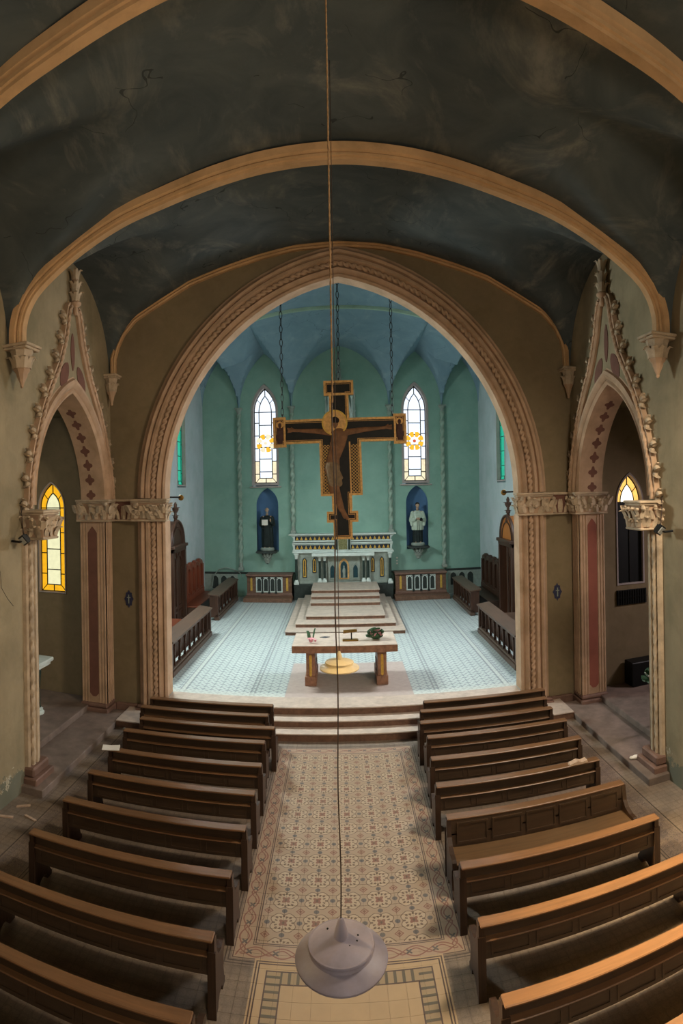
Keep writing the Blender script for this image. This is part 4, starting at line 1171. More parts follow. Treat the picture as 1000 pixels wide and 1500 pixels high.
        b = nb(); ell(b, (0, .0, 1.845), .094, .105, .07, 12, 8)
        for i in range(12):
            f = PI*i/11; ell(b, (.088*math.cos(f), .0+.095*math.sin(f), 1.80), .022, .025, .05, 7, 5)
        put('hair', b, M['hair_dark'], .012, 1)
        b = nb(); bx(b, .06, .19, -.39, -.28, 1.06, 1.17, .02)
        for f in (0, PI/2):
            prism(b, [(-.055, 0), (.055, 0), (.03, .035), (-.03, .035)], lambda u, v, d: Vector((.125+u*math.cos(f)-d*math.sin(f), -.335+u*math.sin(f)+d*math.cos(f), 1.17+v)), -.008, .008)
        o = link('black_cap', finish(b, 'black_cap', M['black_plastic']), t, True); o['label'] = 'black square cap in the hand'
        b = nb(); tube(b, [(-.12, -.30, 1.12), (-.17, -.22, 1.52)], .014, 6); tube(b, [(-.20, -.235, 1.43), (-.12, -.235, 1.435)], .012, 6); o = link('hand_cross', finish(b, 'hand_cross', M['white_marble'], 40), t, True)
        b = nb(); 
        for s in (-1, 1): tube(b, [(s*.02, -.26, 1.06), (s*.03, -.27, .85), (s*.045, -.27, .62)], .008, 5)
        o = link('cord', finish(b, 'cord', M['cable_dark'], 40), t, True)
    b = nb(); lathe(b, [(.30, -.1), (.33, -.05), (.32, 0), (.28, .04), (.1, .05)], 16, (0, -.02, 0), 1, .78, lambda th, z: 1+.05*math.sin(5*th)); o = link('base', finish(b, 'base', M['teal_plaster'] if kind == 'x' else M['grey_marble'], 40), t, True)
    return t
def bracket(label, c):
    t = thing('statue_bracket', label, 'bracket', c, 0, 'carved statue brackets')
    b = nb(); prism(b, [(-.45, -.06), (-.42, .0), (.42, .0), (.45, -.06), (.38, -.10), (-.38, -.10)], lambda u, v, d: Vector((u*1.12, -.62+d, v)), 0, .61); link('shelf', finish(b, 'shelf', M['dark_stone']), t, True)
    b = nb(); lathe(b, [(.03, -.62), (.08, -.58), (.06, -.52), (.12, -.42), (.17, -.36), (.15, -.30), (.25, -.18), (.30, -.10)], 10, (0, -.28, 0), 1, .9); link('console', finish(b, 'console', M['dark_stone'], 40), t, True)
    b = nb()
    for r_, (z, rr) in enumerate(((-.52, .10), (-.38, .17), (-.22, .26))):
        for i in range(9):
            f = 2*PI*(i+.5*r_)/9; d = Vector((math.cos(f), math.sin(f), 0)); leaf(b, Vector((0, -.28, z-.06))+d*rr*.7, (-d.y, d.x, 0), d, (0, 0, 1), .12, .17, .10)
    link('foliage', finish(b, 'foliage', M['grey_marble'], 40), t, True)
statue('dark robed statue of a bald monk holding an open white book, left niche', P(-.634, YB-.03, -.492), 'monk')
statue('statue in a white surplice and black cassock with bowed dark head, right niche', P(.640, YB-.03, -.470), 'saint')
bracket('carved dark bracket under the monk statue', P(-.634, YB, -.510))
bracket('carved dark bracket under the white surplice statue', P(.640, YB, -.488))

# ------------------------------------------------------------------ choir stalls, kneelers, doorcases
def kneeler(s, xf, y0, y1, n, label):
    t = thing('choir_kneeler', label, 'kneeler', P(s*(xf+.03), (y0+y1)/2, ZC), 0, 'balustered choir kneelers')
    f = lambda a: s*a*S
    X0, X1 = xf, xf+.062
    zt = -.737
    def B(nm, a0, a1, b0, b1, c0, c1, bev=0, m='stall_y'):
        b = nb(); bx(b, *sorted((f(a0), f(a1))), b0*S, b1*S, (c0+1)*S, (c1+1)*S, bev); return obj(nm, b, M[m], t)
    b = nb(); prism(b, [(X0-.008, zt-.006), (X0-.008, zt+.002), (X1+.012, zt+.014), (X1+.012, zt+.004)], lambda u, v, d: P(s*u, d, v), y0-.006, y1+.006); obj('top_board', b, M['stall_y'], t)
    B('base_rail', X0-.006, X0+.03, y0, y1, ZC, ZC+.028, .015); B('base_rail', X0, X0+.024, y0, y1, ZC+.028, ZC+.042, .02)
    B('end_post', X0, X1, y0, y0+.022, ZC+.02, zt, .01, 'stall_z'); B('end_post', X0, X1, y1-.022, y1, ZC+.02, zt, .01, 'stall_z')
    B('top_rail', X0+.004, X0+.02, y0+.02, y1-.02, zt-.022, zt-.003, .006)
    B('back_board', X1-.012, X1-.004, y0+.02, y1-.02, ZC+.03, zt-.004, 0, 'stall_z')
    sb = nb(); h0, h1 = (ZC+.040+1)*S, (zt-.018+1)*S
    bx(sb, -.045, .045, -.030, .030, 0, .10, .008); bx(sb, -.03, .03, -.022, .022, .10, h1-h0-.12, .006); bx(sb, -.045, .045, -.030, .030, h1-h0-.12, h1-h0, .008)
    me = finish(sb, 'baluster', M['stall_z'])
    for i in range(n):
        y = y0+.022+(y1-y0-.044)*(i+.5)/n
        o = bpy.data.objects.new('baluster', me); COL.objects.link(o); o.parent = t; o.location = P(s*(X0+.012), y, ZC+.040)-t.location
kneeler(-1, .83, 2.74, 3.60, 8, 'choir kneeler with balusters, nearer one on the left of the chancel')
kneeler(-1, .875, 4.02, 4.79, 6, 'choir kneeler with balusters, farther one on the left of the chancel')
kneeler(1, .835, 2.755, 3.56, 8, 'choir kneeler with balusters, nearer one on the right of the chancel')
kneeler(1, .895, 4.03, 4.69, 6, 'choir kneeler with balusters, farther one on the right of the chancel')

def stall(s, y0, y1, n, label, m, ztop=-.545):
    t = thing('choir_stall', label, 'bench', P(s*1.1, (y0+y1)/2, ZC), 0, 'wooden choir stalls')
    def B(nm, a0, a1, b0, b1, c0, c1, bev=0, mm='stall_y'):
        b = nb(); bx(b, *sorted((s*a0*S, s*a1*S)), b0*S, b1*S, (c0+1)*S, (c1+1)*S, bev); return obj(nm, b, M[mm] if isinstance(mm, str) else mm, t)
    B('seat', 1.035, 1.165, y0, y1, -.838, -.828, .012, 'stall_red' if s < 0 else 'stall_y')
    B('apron', 1.05, 1.06, y0, y1, ZC, -.838)
    B('end_board', 1.04, 1.165, y0, y0+.012, ZC, -.838); B('end_board', 1.04, 1.165, y1-.012, y1, ZC, -.838)
    B('back_rail', 1.14, 1.155, y0, y1, -.828, -.79, .012, m)
    for i in range(n):
        a, c = y0+(y1-y0)*i/n, y0+(y1-y0)*(i+1)/n; mid = (a+c)/2; hw = (c-a)/2
        b = nb(); prism(b, [(a+.004, -.80)]+[(mid+y, ztop-.055+z) for y, z in pointed(hw-.004, .05, 6)]+[(c-.004, -.80)], fx(s*1.162, s), 0, .02); p_ = obj('back_panel', b, M[m], t)
        b = nb(); ring(b, lancet(mid, hw-.006, -.79, ztop-.06, .045, 6), lancet(mid, hw-.022, -.775, ztop-.075, .028, 6), fx(s*1.162, s), -.012, .002); obj('panel_moulding', b, M[m], p_)
    for i in range(n+1):
        y = y0+(y1-y0)*i/n; B('back_stile', 1.146, 1.165, y-.007, y+.007, -.80, ztop-.05, .008, m)
stall(-1, 4.07, 4.72, 5, 'reddish choir stall with five pointed back panels, far left of the chancel', 'stall_red')
stall(1, 4.09, 4.74, 5, 'dark choir stall with five pointed back panels, far right of the chancel', 'stall_z')
stall(-1, 2.72, 3.66, 6, 'choir stall half hidden by the left arch pilaster', 'stall_z')
stall(1, 2.72, 3.68, 6, 'choir stall half hidden by the right arch pilaster', 'stall_z')

def doorcase(idx, s, y0, y1):
    t = struct_root('door_%d' % idx, P(s*1.14, (y0+y1)/2, ZC)); xf = 1.10
    def B(nm, a0, a1, b0, b1, c0, c1, bev=0, mm='stall_z', par=None):
        b = nb(); bx(b, *sorted((s*a0*S, s*a1*S)), b0*S, b1*S, (c0+1)*S, (c1+1)*S, bev); return obj(nm, b, M[mm], par or t)
    m = (y0+y1)/2; hw = (y1-y0)/2; zl = -.385
    B('jamb', xf, 1.188, y0, y0+.028, ZC, zl, .012); B('jamb', xf, 1.188, y1-.028, y1, ZC, zl, .012)
    B('lintel', xf-.012, 1.188, y0-.01, y1+.01, zl, zl+.022, .015); B('lintel', xf, 1.188, y0, y1, zl-.025, zl, .01)
    arc = [(m+y, zl+.022+z) for y, z in pointed(hw, .16, 10)]
    b = nb(); prism(b, arc, fx(s*(xf+.02), s), 0, .06); obj('tympanum', b, M['stall_z'] if s < 0 else M['door_orange'], t)
    b = nb(); tube(b, [P(s*(xf+.018), y, z) for y, z in arc], .06, 6); tube(b, [P(s*(xf+.018), m+(y-m)*.72, zl+.022+(z-zl-.022)*.72) for y, z in arc], .03, 6); obj('tympanum_moulding', b, M['stall_z'], t, 50)
    b = nb(); c = P(s*(xf+.03), m, zl+.165); lathe(b, [(.14, -.12), (.08, .05), (.06, .18), (.10, .24), (.06, .30), (.05, .42), (.12, .50), (.13, .56), (.06, .63), (.07, .72), (.02, .82)], 8, c)
    for i in range(6):
        f = 2*PI*i/6; d = Vector((math.cos(f), math.sin(f), 0)); leaf(b, c+d*.05+Vector((0, 0, .42)), (-d.y, d.x, 0), d, (0, 0, 1), .1, .2, .1); leaf(b, c+d*.04+Vector((0, 0, .18)), (-d.y, d.x, 0), d, (0, 0, 1), .08, .14, .08)
    obj('finial', b, M['stall_z'], t, 40)
    if s < 0:
        for a, c_ in ((y0+.028, m-.004), (m+.004, y1-.028)):
            o = B('door_leaf', xf+.03, xf+.05, a, c_, ZC, zl-.025)
            mm, h_ = (a+c_)/2, (c_-a)/2
            b = nb(); ring(b, lancet(mm, h_-.006, -.80, -.50, .075, 6), lancet(mm, h_-.024, -.785, -.50, .055, 6), fx(s*(xf+.03), s), -.008, .004); obj('panel_moulding', b, M['stall_z'], o)
            b = nb(); ring(b, rect(a+.006, c_-.006, -.90, -.82), rect(a+.02, c_-.02, -.886, -.834), fx(s*(xf+.03), s), -.008, .004); obj('panel_moulding', b, M['stall_z'], o)
        B('middle_stile', xf+.02, xf+.035, m-.008, m+.008, ZC, zl-.025, .01)
        b = nb(); ell(b, P(s*(xf+.02), y0+.02, -.62), .04, .04, .04); obj('knob', b, M['grey_marble'], t, 50)
    else:
        o = B('door_leaf', xf+.055, xf+.07, y0+.03, y1-.03, ZC, zl-.025, 0, 'door_orange')
        B('middle_stile', xf+.03, xf+.06, m+.03, m+.06, ZC, zl-.025, .01)
        B('lock_rail', xf+.048, xf+.06, y0+.03, m+.03, -.80, -.785, .008, 'stall_z')
        b = nb(); ring(b, rect(y0+.026, m+.034, ZC+.005, zl-.02), [(y0+.045, ZC+.02), (y0+.045, zl-.10), (m+.015, zl-.10), (m+.015, ZC+.02)], fx(s*(xf+.045), s), -.008, .01); obj('door_frame', b, M['stall_z'], t)
doorcase(1, -1, 3.70, 4.02); doorcase(2, 1, 3.70, 4.03)

# rods with brass knobs on the capitals
for s, px_ in ((-1, -.735), (1, .742)):
    t = thing('brass_knob_rod', 'iron rod ending in a brass disc beside the %s chancel capital' % ('left' if s < 0 else 'right'), 'rod', P(px_, 2.6, -.03))
    b = nb(); tube(b, [P(s*.80, 2.555, -.024), P(s*.735, 2.60, -.026)], .022, 6); obj('rod', b, M['iron'], t, 60)
    b = nb(); ell(b, P(px_, 2.605, -.028), .075, .05, .075, 14, 8); obj('disc', b, M['brass'], t, 60)

# ------------------------------------------------------------------ free standing altar table
t = thing('altar_table', 'brown marble altar table with pale top on two pillars', 'altar', P(.003, 2.81, ZC))
b = nb(); bx(b, -.242*S, .248*S, 2.69*S, 2.935*S, (1-.756)*S, (1-.7245)*S, .008); obj('slab', b, M['table_marble'], t)
b = nb(); bx(b, -.241*S, .247*S, 2.691*S, 2.934*S, (1-.7245)*S, (1-.722)*S, .004); obj('pale_top', b, M['top_marble'], t)
for x in (-.157, .176):
    b = nb(); bx(b, (x-.021)*S, (x+.021)*S, 2.715*S, 2.91*S, (ZC+.03+1)*S, (1-.756)*S, .008); l_ = obj('leg', b, M['table_marble'], t)
    b = nb(); bx(b, (x-.027)*S, (x+.027)*S, 2.705*S, 2.92*S, (ZC+1)*S, (ZC+.042+1)*S, .012); obj('foot', b, M['table_marble'], l_)
    L = [(x-.006, -.862), (x-.006, -.778), (x-.003, -.770), (x+.003, -.770), (x+.006, -.778), (x+.006, -.862), (x+.003, -.87), (x-.003, -.87)]
    b = nb(); prism(b, L, fz(2.715), -.003, .002); obj('gold_inlay', b, M['gold'], l_)
    b = nb(); bx(b, (x-.025 if x > 0 else x+.021)*S, (x-.021 if x > 0 else x+.025)*S, 2.76*S, 2.86*S, (ZC+.05+1)*S, (1-.82)*S, .006); obj('side_pilaster', b, M['table_marble'], l_)
TZ = (1-.722)*S
t = thing('book_stand', 'low metal book stand in the middle of the altar table', 'stand', (.022*S, 2.80*S, TZ))
b = nb(); bx(b, -.007*S, .068*S, 2.765*S, 2.795*S, TZ, TZ+.035, .008); obj('base', b, M['brass'], t)
b = nb(); tube(b, [(.036*S, 2.78*S, TZ+.03), (.036*S, 2.79*S, TZ+.24)], .018, 8); obj('stem', b, M['iron'], t, 50)
b = nb(); prism(b, [(-.10, .22), (.26, .25), (.26, .275), (-.10, .245)], lambda u, v, d: Vector((u+.085, 2.79*S+d, TZ+v+d*.25)), -.035, .035); tube(b, [(-.02, 2.76*S, TZ+.225), (.34, 2.765*S, TZ+.26)], .012, 6); obj('tray', b, M['brass'], t)
b = nb(); prism(b, [(-.14, 0), (.02, -.05), (.13, .04), (-.01, .09)], lambda u, v, d: Vector((-.092*S+u, 2.845*S+v, TZ+d)), 0, .012); tag(obj('card', b, M['navy'], None), 'small dark blue card lying flat on the altar table', 'card')
def bloom(b, c, r, n=7):
    ell(b, c, r*.5, r*.5, r*.5, 7, 5)
    for i in range(n):
        f = 2*PI*i/n; d = Vector((math.cos(f), math.sin(f), 0)); leaf(b, Vector(c)+d*r*.2-Vector((0, 0, r*.3)), (-d.y, d.x, 0), d, (0, 0, 1), r*.9, r*.9, r*.6)
t = thing('pink_flower', 'single pink flower lying at the left end of the altar table', 'flower', (-.155*S, 2.78*S, TZ))
b = nb(); bloom(b, (-.155*S, 2.74*S, TZ+.07), .10, 8); obj('bloom', b, M['pink_flower'], t, 40)
b = nb(); bloom(b, (-.135*S, 2.75*S, TZ+.05), .05, 6); obj('bloom', b, M['pink_flower'], t, 40)
b = nb(); leaf(b, (-.165*S, 2.78*S, TZ+.05), (1, 0, 0), (-.6, .2, 0), (.0, .5, .8), .09, .24, .1); leaf(b, (-.148*S, 2.78*S, TZ+.05), (.5, .5, 0), (.5, .2, 0), (.1, .5, 1), .09, .26, .06); obj('leaves', b, M['leaf'], t, 40)
t = thing('flower_bouquet', 'round bouquet of pink roses on the right half of the altar table', 'bouquet', (.153*S, 2.80*S, TZ))
rnd = random.Random(3); bl = []; b = nb()
for i in range(60):
    f = rnd.uniform(0, 2*PI); e = rnd.uniform(.05, 1.4); d = Vector((math.cos(f)*math.cos(e), math.sin(f)*math.cos(e), math.sin(e)))
    p = Vector((.153*S, 2.80*S, TZ+.08))+Vector((d.x*.20, d.y*.15, d.z*.15)); leaf(b, p-d*.06, d.orthogonal(), Vector((d.y, -d.x, .2)), d, .07, .13, .03)
    if i % 3 == 0: bl.append(p)
ell(b, (.153*S, 2.80*S, TZ+.09), .17, .13, .09, 10, 6); obj('leaves', b, M['leaf'], t, 40)
for p in bl:
    b = nb(); bloom(b, p, .052, 6); obj('bloom', b, M['pink_flower'], t, 40)

# ------------------------------------------------------------------ the great crucifix and its chains
YC_ = 3.1
CR = thing('crucifix', 'large dark painted crucifix with gold border hanging on three chains', 'crucifix', P(-.004, YC_, -.265))
Rr = Matrix.Rotation(-.017, 3, 'Y'); pv = P(-.004, YC_, .306)
def fc(u, v, d):
    q = P(-.004+u, YC_-d, v)-pv; return pv+Rr @ q
half_ = [(.079, .575), (.079, .497), (.052, .497), (.052, .388-.012), (.286, .376), (.286, .392), (.354, .392), (.354, .232), (.286, .232), (.286, .248), (.111, .248), (.111, -.035), (.050, -.035), (.050, -.118), (.083, -.118), (.083, -.176), (.050, -.176), (.050, -.265)]
outl = half_+[(-x, z) for x, z in half_[::-1]]
def inset(pts, d):
    n = len(pts); area_ = sum(pts[i][0]*pts[(i+1) % n][1]-pts[(i+1) % n][0]*pts[i][1] for i in range(n)); sg = 1 if area_ > 0 else -1; out = []
    for i in range(n):
        a, p, c = pts[i-1], pts[i], pts[(i+1) % n]
        e0 = Vector((p[0]-a[0], p[1]-a[1])).normalized(); e1 = Vector((c[0]-p[0], c[1]-p[1])).normalized()
        n0 = Vector((-e0.y, e0.x))*sg; n1 = Vector((-e1.y, e1.x))*sg
        out.append((p[0]+(n0.x+n1.x)*d, p[1]+(n0.y+n1.y)*d))
    return out
def fcm(m_): return lambda u, v, d: fc(u, v, d*m_)
b = nb(); slab(b, outl, [], fc, -.012, .004); obj('panel', b, M['cross_black'], CR)
b = nb(); ring(b, outl, inset(outl, .012), fc, -.013, .011); obj('gold_border', b, M['gold_dark'], CR)
i1 = inset(outl, .016); b = nb(); ring(b, i1, inset(outl, .0185), fc, .003, .0065); obj('inner_fillet', b, M['gold_dark'], CR)
for s in (-1, 1):
    b = nb(); prism(b, rect(*sorted((s*.056, s*.098)), -.022, .236), fc, .003, .0058); obj('patterned_panel', b, M['lattice'], CR, label='gold lattice side panel')
    b = nb(); prism(b, rect(*sorted((s*.046, s*.0535)), -.11, .25), fc, .003, .0075); obj('gold_fillet', b, M['gold_dark'], CR)
    b = nb(); prism(b, rect(*sorted((s*.297, s*.342)), .244, .380), fc, .003, .0062); tp_ = obj('end_panel', b, M['icon_red'], CR)
    b = nb(); ring(b, rect(*sorted((s*.288, s*.352)), .235, .390), rect(*sorted((s*.298, s*.341)), .246, .379), fc, .003, .012); obj('end_frame', b, M['gold_dark'], tp_)
    b = nb(); L = [(s*.318+.019*math.cos(2*PI*i/18), .352+.019*math.sin(2*PI*i/18)) for i in range(18)]; prism(b, L, fc, .006, .0075); obj('halo', b, M['gold_dark'], tp_)
    b = nb()
    for cx, cz, rx, rz in ((.318, .350, .011, .014), (.318, .318, .019, .022), (.320, .285, .021, .034), (.310, .30, .014, .02)):
        q = fc(s*cx, cz, .0065); ell(b, q, rx*S, .022, rz*S, 12, 8)
    o = link('painted_mourner', remesh(b, 'painted_mourner', M['icon_red'], .018, 2), tp_); 
b = nb(); prism(b, [(.068*math.cos(2*PI*i/32)-.026, .352+.068*math.sin(2*PI*i/32)) for i in range(32)], fc, .004, .012); hl = obj('halo', b, M['gold_dark'], CR, label='gold halo disc')
for rr_ in (rect(-.079, .079, .497, .575),):
    b = nb(); ring(b, rr_, rect(-.067, .067, .509, .563), fc, .003, .0112); obj('title_frame', b, M['gold_dark'], CR)
b = nb(); ring(b, [(.068*math.cos(2*PI*i/32)-.026, .352+.068*math.sin(2*PI*i/32)) for i in range(32)], [(.060*math.cos(2*PI*i/32)-.026, .352+.060*math.sin(2*PI*i/32)) for i in range(32)], fc, .010, .016); obj('halo_rim', b, M['gold'], hl)
# painted figure in low relief: one continuous body
b = nb()
def seg(p0, p1, r0, r1): capsule(b, fc(p0[0], p0[1], .006), fc(p1[0], p1[1], .006), r0*S, r1*S, 10, 5)
seg((-.022, .345), (-.026, .326), .024, .019); seg((-.020, .335), (-.006, .305), .013, .014)
for s in (-1, 1):
    seg((s*.035-.003, .300), (s*.13, .312), .018, .0135); seg((s*.13, .312), (s*.225, .318), .0135, .008); seg((s*.225, .318), (s*.255, .320), .009, .008)
    for i, a_ in enumerate((-.010, -.003, .004, .010)): seg((s*.258, .320+a_*.8), (s*.278, .322+a_*1.2), .0035, .0028)
    seg((s*.245, .326), (s*.258, .337), .0035, .003)
seg((-.036, .298), (.030, .300), .021, .021); seg((-.003, .282), (-.014, .235), .045, .041); seg((-.014, .235), (-.040, .165), .040, .034); seg((-.040, .165), (-.048, .105), .035, .042)
for dx in (-.012, .012):
    seg((-.044+dx, .10), (-.040+dx*1.1, .0), .023, .016); seg((-.040+dx*1.1, .0), (-.002+dx*.5, -.115), .0165, .009)
seg((-.006, -.112), (.010, -.150), .009, .008); seg((.004, -.112), (.026, -.155), .009, .008)
for o_ in (-.006, 0, .006): seg((.024+o_, -.152), (.030+o_*1.3, -.166), .003, .0026)
seg((-.025, .338), (-.027, .328), .007, .006)
bodyme = remesh(b, 'body', M['skin_dark'], .016, 2)
for v in bodyme.vertices:
    dy = v.co.y-(YC_-.004)*S; v.co.y = (YC_-.004)*S+dy*.42
body = link('body', bodyme, CR); body['label'] = 'painted figure with outstretched arms'
b = nb(); seg((-.046, .118), (-.042, .04), .042, .031); seg((-.034, .115), (-.012, .03), .026, .018); seg((-.056, .11), (-.066, .05), .020, .012); seg((-.02, .10), (.0, .06), .012, .010)
lm_ = remesh(b, 'loincloth', M['cloth_umber'], .018, 2)
for v in lm_.vertices: v.co.y = (YC_-.004)*S+(v.co.y-(YC_-.004)*S)*.5
link('loincloth', lm_, CR)
b = nb(); seg((-.024, .366), (-.018, .364), .023, .022); seg((-.047, .350), (-.051, .305), .011, .009); seg((.003, .350), (.009, .308), .012, .010); seg((-.028, .310), (-.028, .302), .011, .009)
lm_ = remesh(b, 'hair', M['hair_dark'], .016, 2)
for v in lm_.vertices: v.co.y = (YC_-.006)*S+(v.co.y-(YC_-.004)*S)*.42
link('hair', lm_, CR)
lk = nb(); L = []
for i in range(14):
    f = 2*PI*i/14; L.append((.042*math.cos(f), 0, .115*math.sin(f)))
tube(lk, L, .011, 5, True); lme = finish(lk, 'link', M['iron'], 60)
for x, z0, nm in ((-.3215, .398, 'left'), (.316, .404, 'right'), (-.006, .585, 'middle')):
    xx = x if nm == 'middle' else (-.309 if nm == 'left' else .2765)
    t = thing('hanging_chain', 'long dark iron chain holding the %s' % {'left': 'left arm of the crucifix', 'right': 'right arm of the crucifix', 'middle': 'top of the crucifix'}[nm], 'chain', P(xx, YC_, z0), 0, 'chains of the crucifix')
    top = ch_z(xx, YC_)-.004; n = int((top-z0)*S/.205)+1; pitch = (top-z0)*S/n
    for i in range(n):
        o = bpy.data.objects.new('link', lme); COL.objects.link(o); o.parent = t
        o.location = (0, 0, pitch*(i+.5)); o.rotation_euler = (0, 0, (PI/2 if i % 2 else 0)+.45); o.scale = (1, 1, pitch/.205)
    b = nb(); c = P(xx, YC_, z0); tube(b, [c+Vector((0, 0, -.10)), c+Vector((0, 0, .03))], .016, 6); obj('shackle', b, M['iron'], t)

# ------------------------------------------------------------------ pendant lamps
def lamp(label, x, y, z, m, rope):
    c = P(x, y, z)
    t = thing('pendant_lamp', label, 'lamp', c, 0, None)
    b = nb(); lathe(b, [(.02, -.02), (.20, -.02), (.243, -.012), (.246, 0), (.24, .008), (.172, .040), (.168, .058), (.176, .064), (.172, .072), (.15, .082), (.08, .098), (.03, .104)], 40, c); obj('shade', b, M[m], t, 35)
    b = nb(); tube(b, [c+Vector((.168*math.cos(2*PI*i/40), .168*math.sin(2*PI*i/40), .066)) for i in range(40)], .010, 6, True); obj('ring', b, M[m], t, 60)
    b = nb(); lathe(b, [(.036, .098), (.037, .118), (.030, .150), (.016, .195), (.010, .202)], 18, c); obj('cap', b, M[m], t, 40)
    b = nb(); lathe(b, [(.02, -.055), (.09, -.045), (.13, -.02), (.02, -.015)], 20, c); obj('bowl', b, M['lens'], t, 50)
    if m == 'lamp_grey':
        for a_, r_ in ((.2, .09), (-.25, .085), (-.9, .07), (2.4, .10)):
            b = nb(); ell(b, c+Vector((r_*math.cos(a_), r_*math.sin(a_), .096-.0)), .006, .006, .005, 6, 4); obj('screw', b, M['iron'], t)
    top = interp(TAB, x)+.008+lift(y); Z0 = c.z+.20; Z1 = (top+1)*S; b = nb(); n = 60
    if rope == 'rope':
        zm = Z0+(Z1-Z0)*.36
        tube(b, [Vector((c.x+.004*math.sin(i*.9), c.y, Z0+(zm-Z0)*i/20)) for i in range(21)], .0037, 6); obj('cord', b, M['cable_dark'], t, 60)
        b = nb(); cable(b, [Vector((c.x, c.y, zm)), Vector((c.x, c.y, Z1))], .0046, .04, 2, 6, .018); obj('rope', b, M['rope'], t, 60)
    else:
        tube(b, [Vector((c.x, c.y, Z0+(Z1-Z0)*i/n)) for i in range(n+1)], .0046, 6); obj('cord', b, M['cable_dark'] if rope == 'dark' else M['rope'], t, 60)
lamp('grey dusty disc lamp with conical cap hanging low in the foreground', -.0073, .56, -.448, 'lamp_grey', 'rope')
lamp('cream disc lamp hanging in the nave, seen in front of the altar table', -.0111, 1.31, -.400, 'lamp_cream', 'dark')

# ------------------------------------------------------------------ pews
PL = .495*S                    # length of a pew
def end_profile():
    return [(0, 0), (.13, 0), (.14, .05), (.20, .09), (.32, .09), (.35, .05), (.36, 0), (.48, 0), (.49, .05), (.44, .10), (.41, .22), (.43, .36), (.48, .42), (.47, .48), (.42, .50), (.30, .50), (.18, .54), (.11, .62), (.08, .76), (.07, .83), (-.02, .83), (-.02, .40), (0, .1)]
def make_pew(kind, label, group):
    t = thing('pew' if kind != 'desk' else 'front_kneeling_desk', label, 'pew' if kind != 'desk' else 'kneeling desk', (0, 0, 0), 0, group)
    def B(nm, a0, a1, b0, b1, c0, c1, bev=0, m='pew_x', par=None):
        b = nb(); bx(b, a0, a1, b0, b1, c0, c1, bev)
        return obj(nm, b, M[m], par or t, None, True)
    h = PL/2
    B('top_rail', -h-.02, h+.02, -.075, .075, .826, .853, .008, 'pew_rail')
    B('frieze_board', -h+.03, h-.03, .045, .07, .62, .828)
    B('ledge', -h+.02, h-.02, -.03, .06, .636, .655, .008, 'pew_rail')
    pb = B('back_board', -h+.03, h-.03, .01, .04, .43, .64)
    n = 5
    for i in range(n):
        a = -h+.08+(PL-.16)*i/n; c = -h+.08+(PL-.16)*(i+1)/n
        b = nb(); ring(b, rect(a+.03, c-.03, .455, .62), rect(a+.055, c-.055, .48, .595), lambda u, v, d: Vector((u, d, v)), .0, .012); obj('panel_moulding', b, M['pew_x'], pb, None, True)
    if kind == 'reversed':
        for i in range(n):
            a = -h+.08+(PL-.16)*i/n; c = -h+.08+(PL-.16)*(i+1)/n
            b = nb(); ring(b, rect(a+.03, c-.03, .50, .79), rect(a+.055, c-.055, .525, .765), lambda u, v, d: Vector((u, d, v)), .068, .086)
            o = obj('panel_moulding', b, M['pew_x'], pb, None, True)
            b = nb(); prism(b, rect(a+.055, c-.055, .525, .765), lambda u, v, d: Vector((u, d, v)), .068, .075); obj('raised_panel', b, M['pew_x'], pb, None, True)
        b = nb(); bx(b, -h+.03, h-.03, .042, .07, .44, .64); obj('inner_back', b, M['pew_x'], t, None, True)
    if kind != 'desk':
        B('seat', -h+.02, h-.02, .04, .45, .42, .45, .01, 'pew_seat'); B('apron', -h+.03, h-.03, .40, .42, .35, .42)
        pr = end_profile()
    else:
        pr = [(-.02, 0), (.10, 0), (.13, .05), (.10, .12), (.07, .4), (.08, .83), (-.02, .83)]
    for s in (-1, 1):
        b = nb(); prism(b, pr, lambda u, v, d: Vector((d, u, v)), s*h-.032, s*h+.032); e_ = obj('end_panel', b, M['pew_z'], t, None, True)
        b = nb(); prism(b, [(-.03, 0), (-.01, 0), (.0, .12), (-.005, .7), (-.03, .7), (-.035, .12)], lambda u, v, d: Vector((d, u, v)), s*h-.045, s*h+.045); obj('post', b, M['pew_z'], e_, None, True)
    return t
def dup(root, label, loc, rz=0):
    r = root.copy(); COL.objects.link(r); r.location = loc; r.rotation_euler = (0, 0, rz); r['label'] = label
    for ch in root.children:
        c = ch.copy(); COL.objects.link(c); c.parent = r
        for g2 in ch.children:
            d = g2.copy(); COL.objects.link(d); d.parent = c
    return r
desk = make_pew('desk', 'wooden kneeling desk at the head of the left pews, before the chancel steps', 'front kneeling desks')
desk.location = P(-.535, 2.282, -1)
dup(desk, 'wooden kneeling desk at the head of the right pews, before the chancel steps', P(.562, 2.287, -1))
rev = make_pew('reversed', 'pew turned backwards, its panelled back and seat facing the viewer, right block', 'wooden pews')
rev.location = P(.505, 1.475, -1); rev.rotation_euler = (0, 0, PI)
ordn = ['second', 'third', 'fourth', 'fifth', 'sixth', 'seventh', 'eighth', 'ninth', 'tenth', 'eleventh']
LY = [(2.172, -.541), (2.058, -.503), (1.938, -.522), (1.775, -.511), (1.608, -.507), (1.436, -.504), (1.258, -.507), (1.074, -.506), (.899, -.503), (.735, -.503)]
RY = [(2.185, .536), (2.080, .521), (1.953, .528), (1.795, .516), (1.63, .505), None, (1.271, .502), (1.095, .502), (.916, .499), (.757, .50)]
extra_l = {3: ', open booklet on it', 9: ', only partly in view', 8: ', rail crossing the lower left'}
extra_r = {4: ', with a folded paper on its rail', 9: ', cut by the lower right corner', 8: ', its rail lit bright golden', 7: ', just behind the golden railed pew', 6: ', just behind the reversed pew'}
first = None
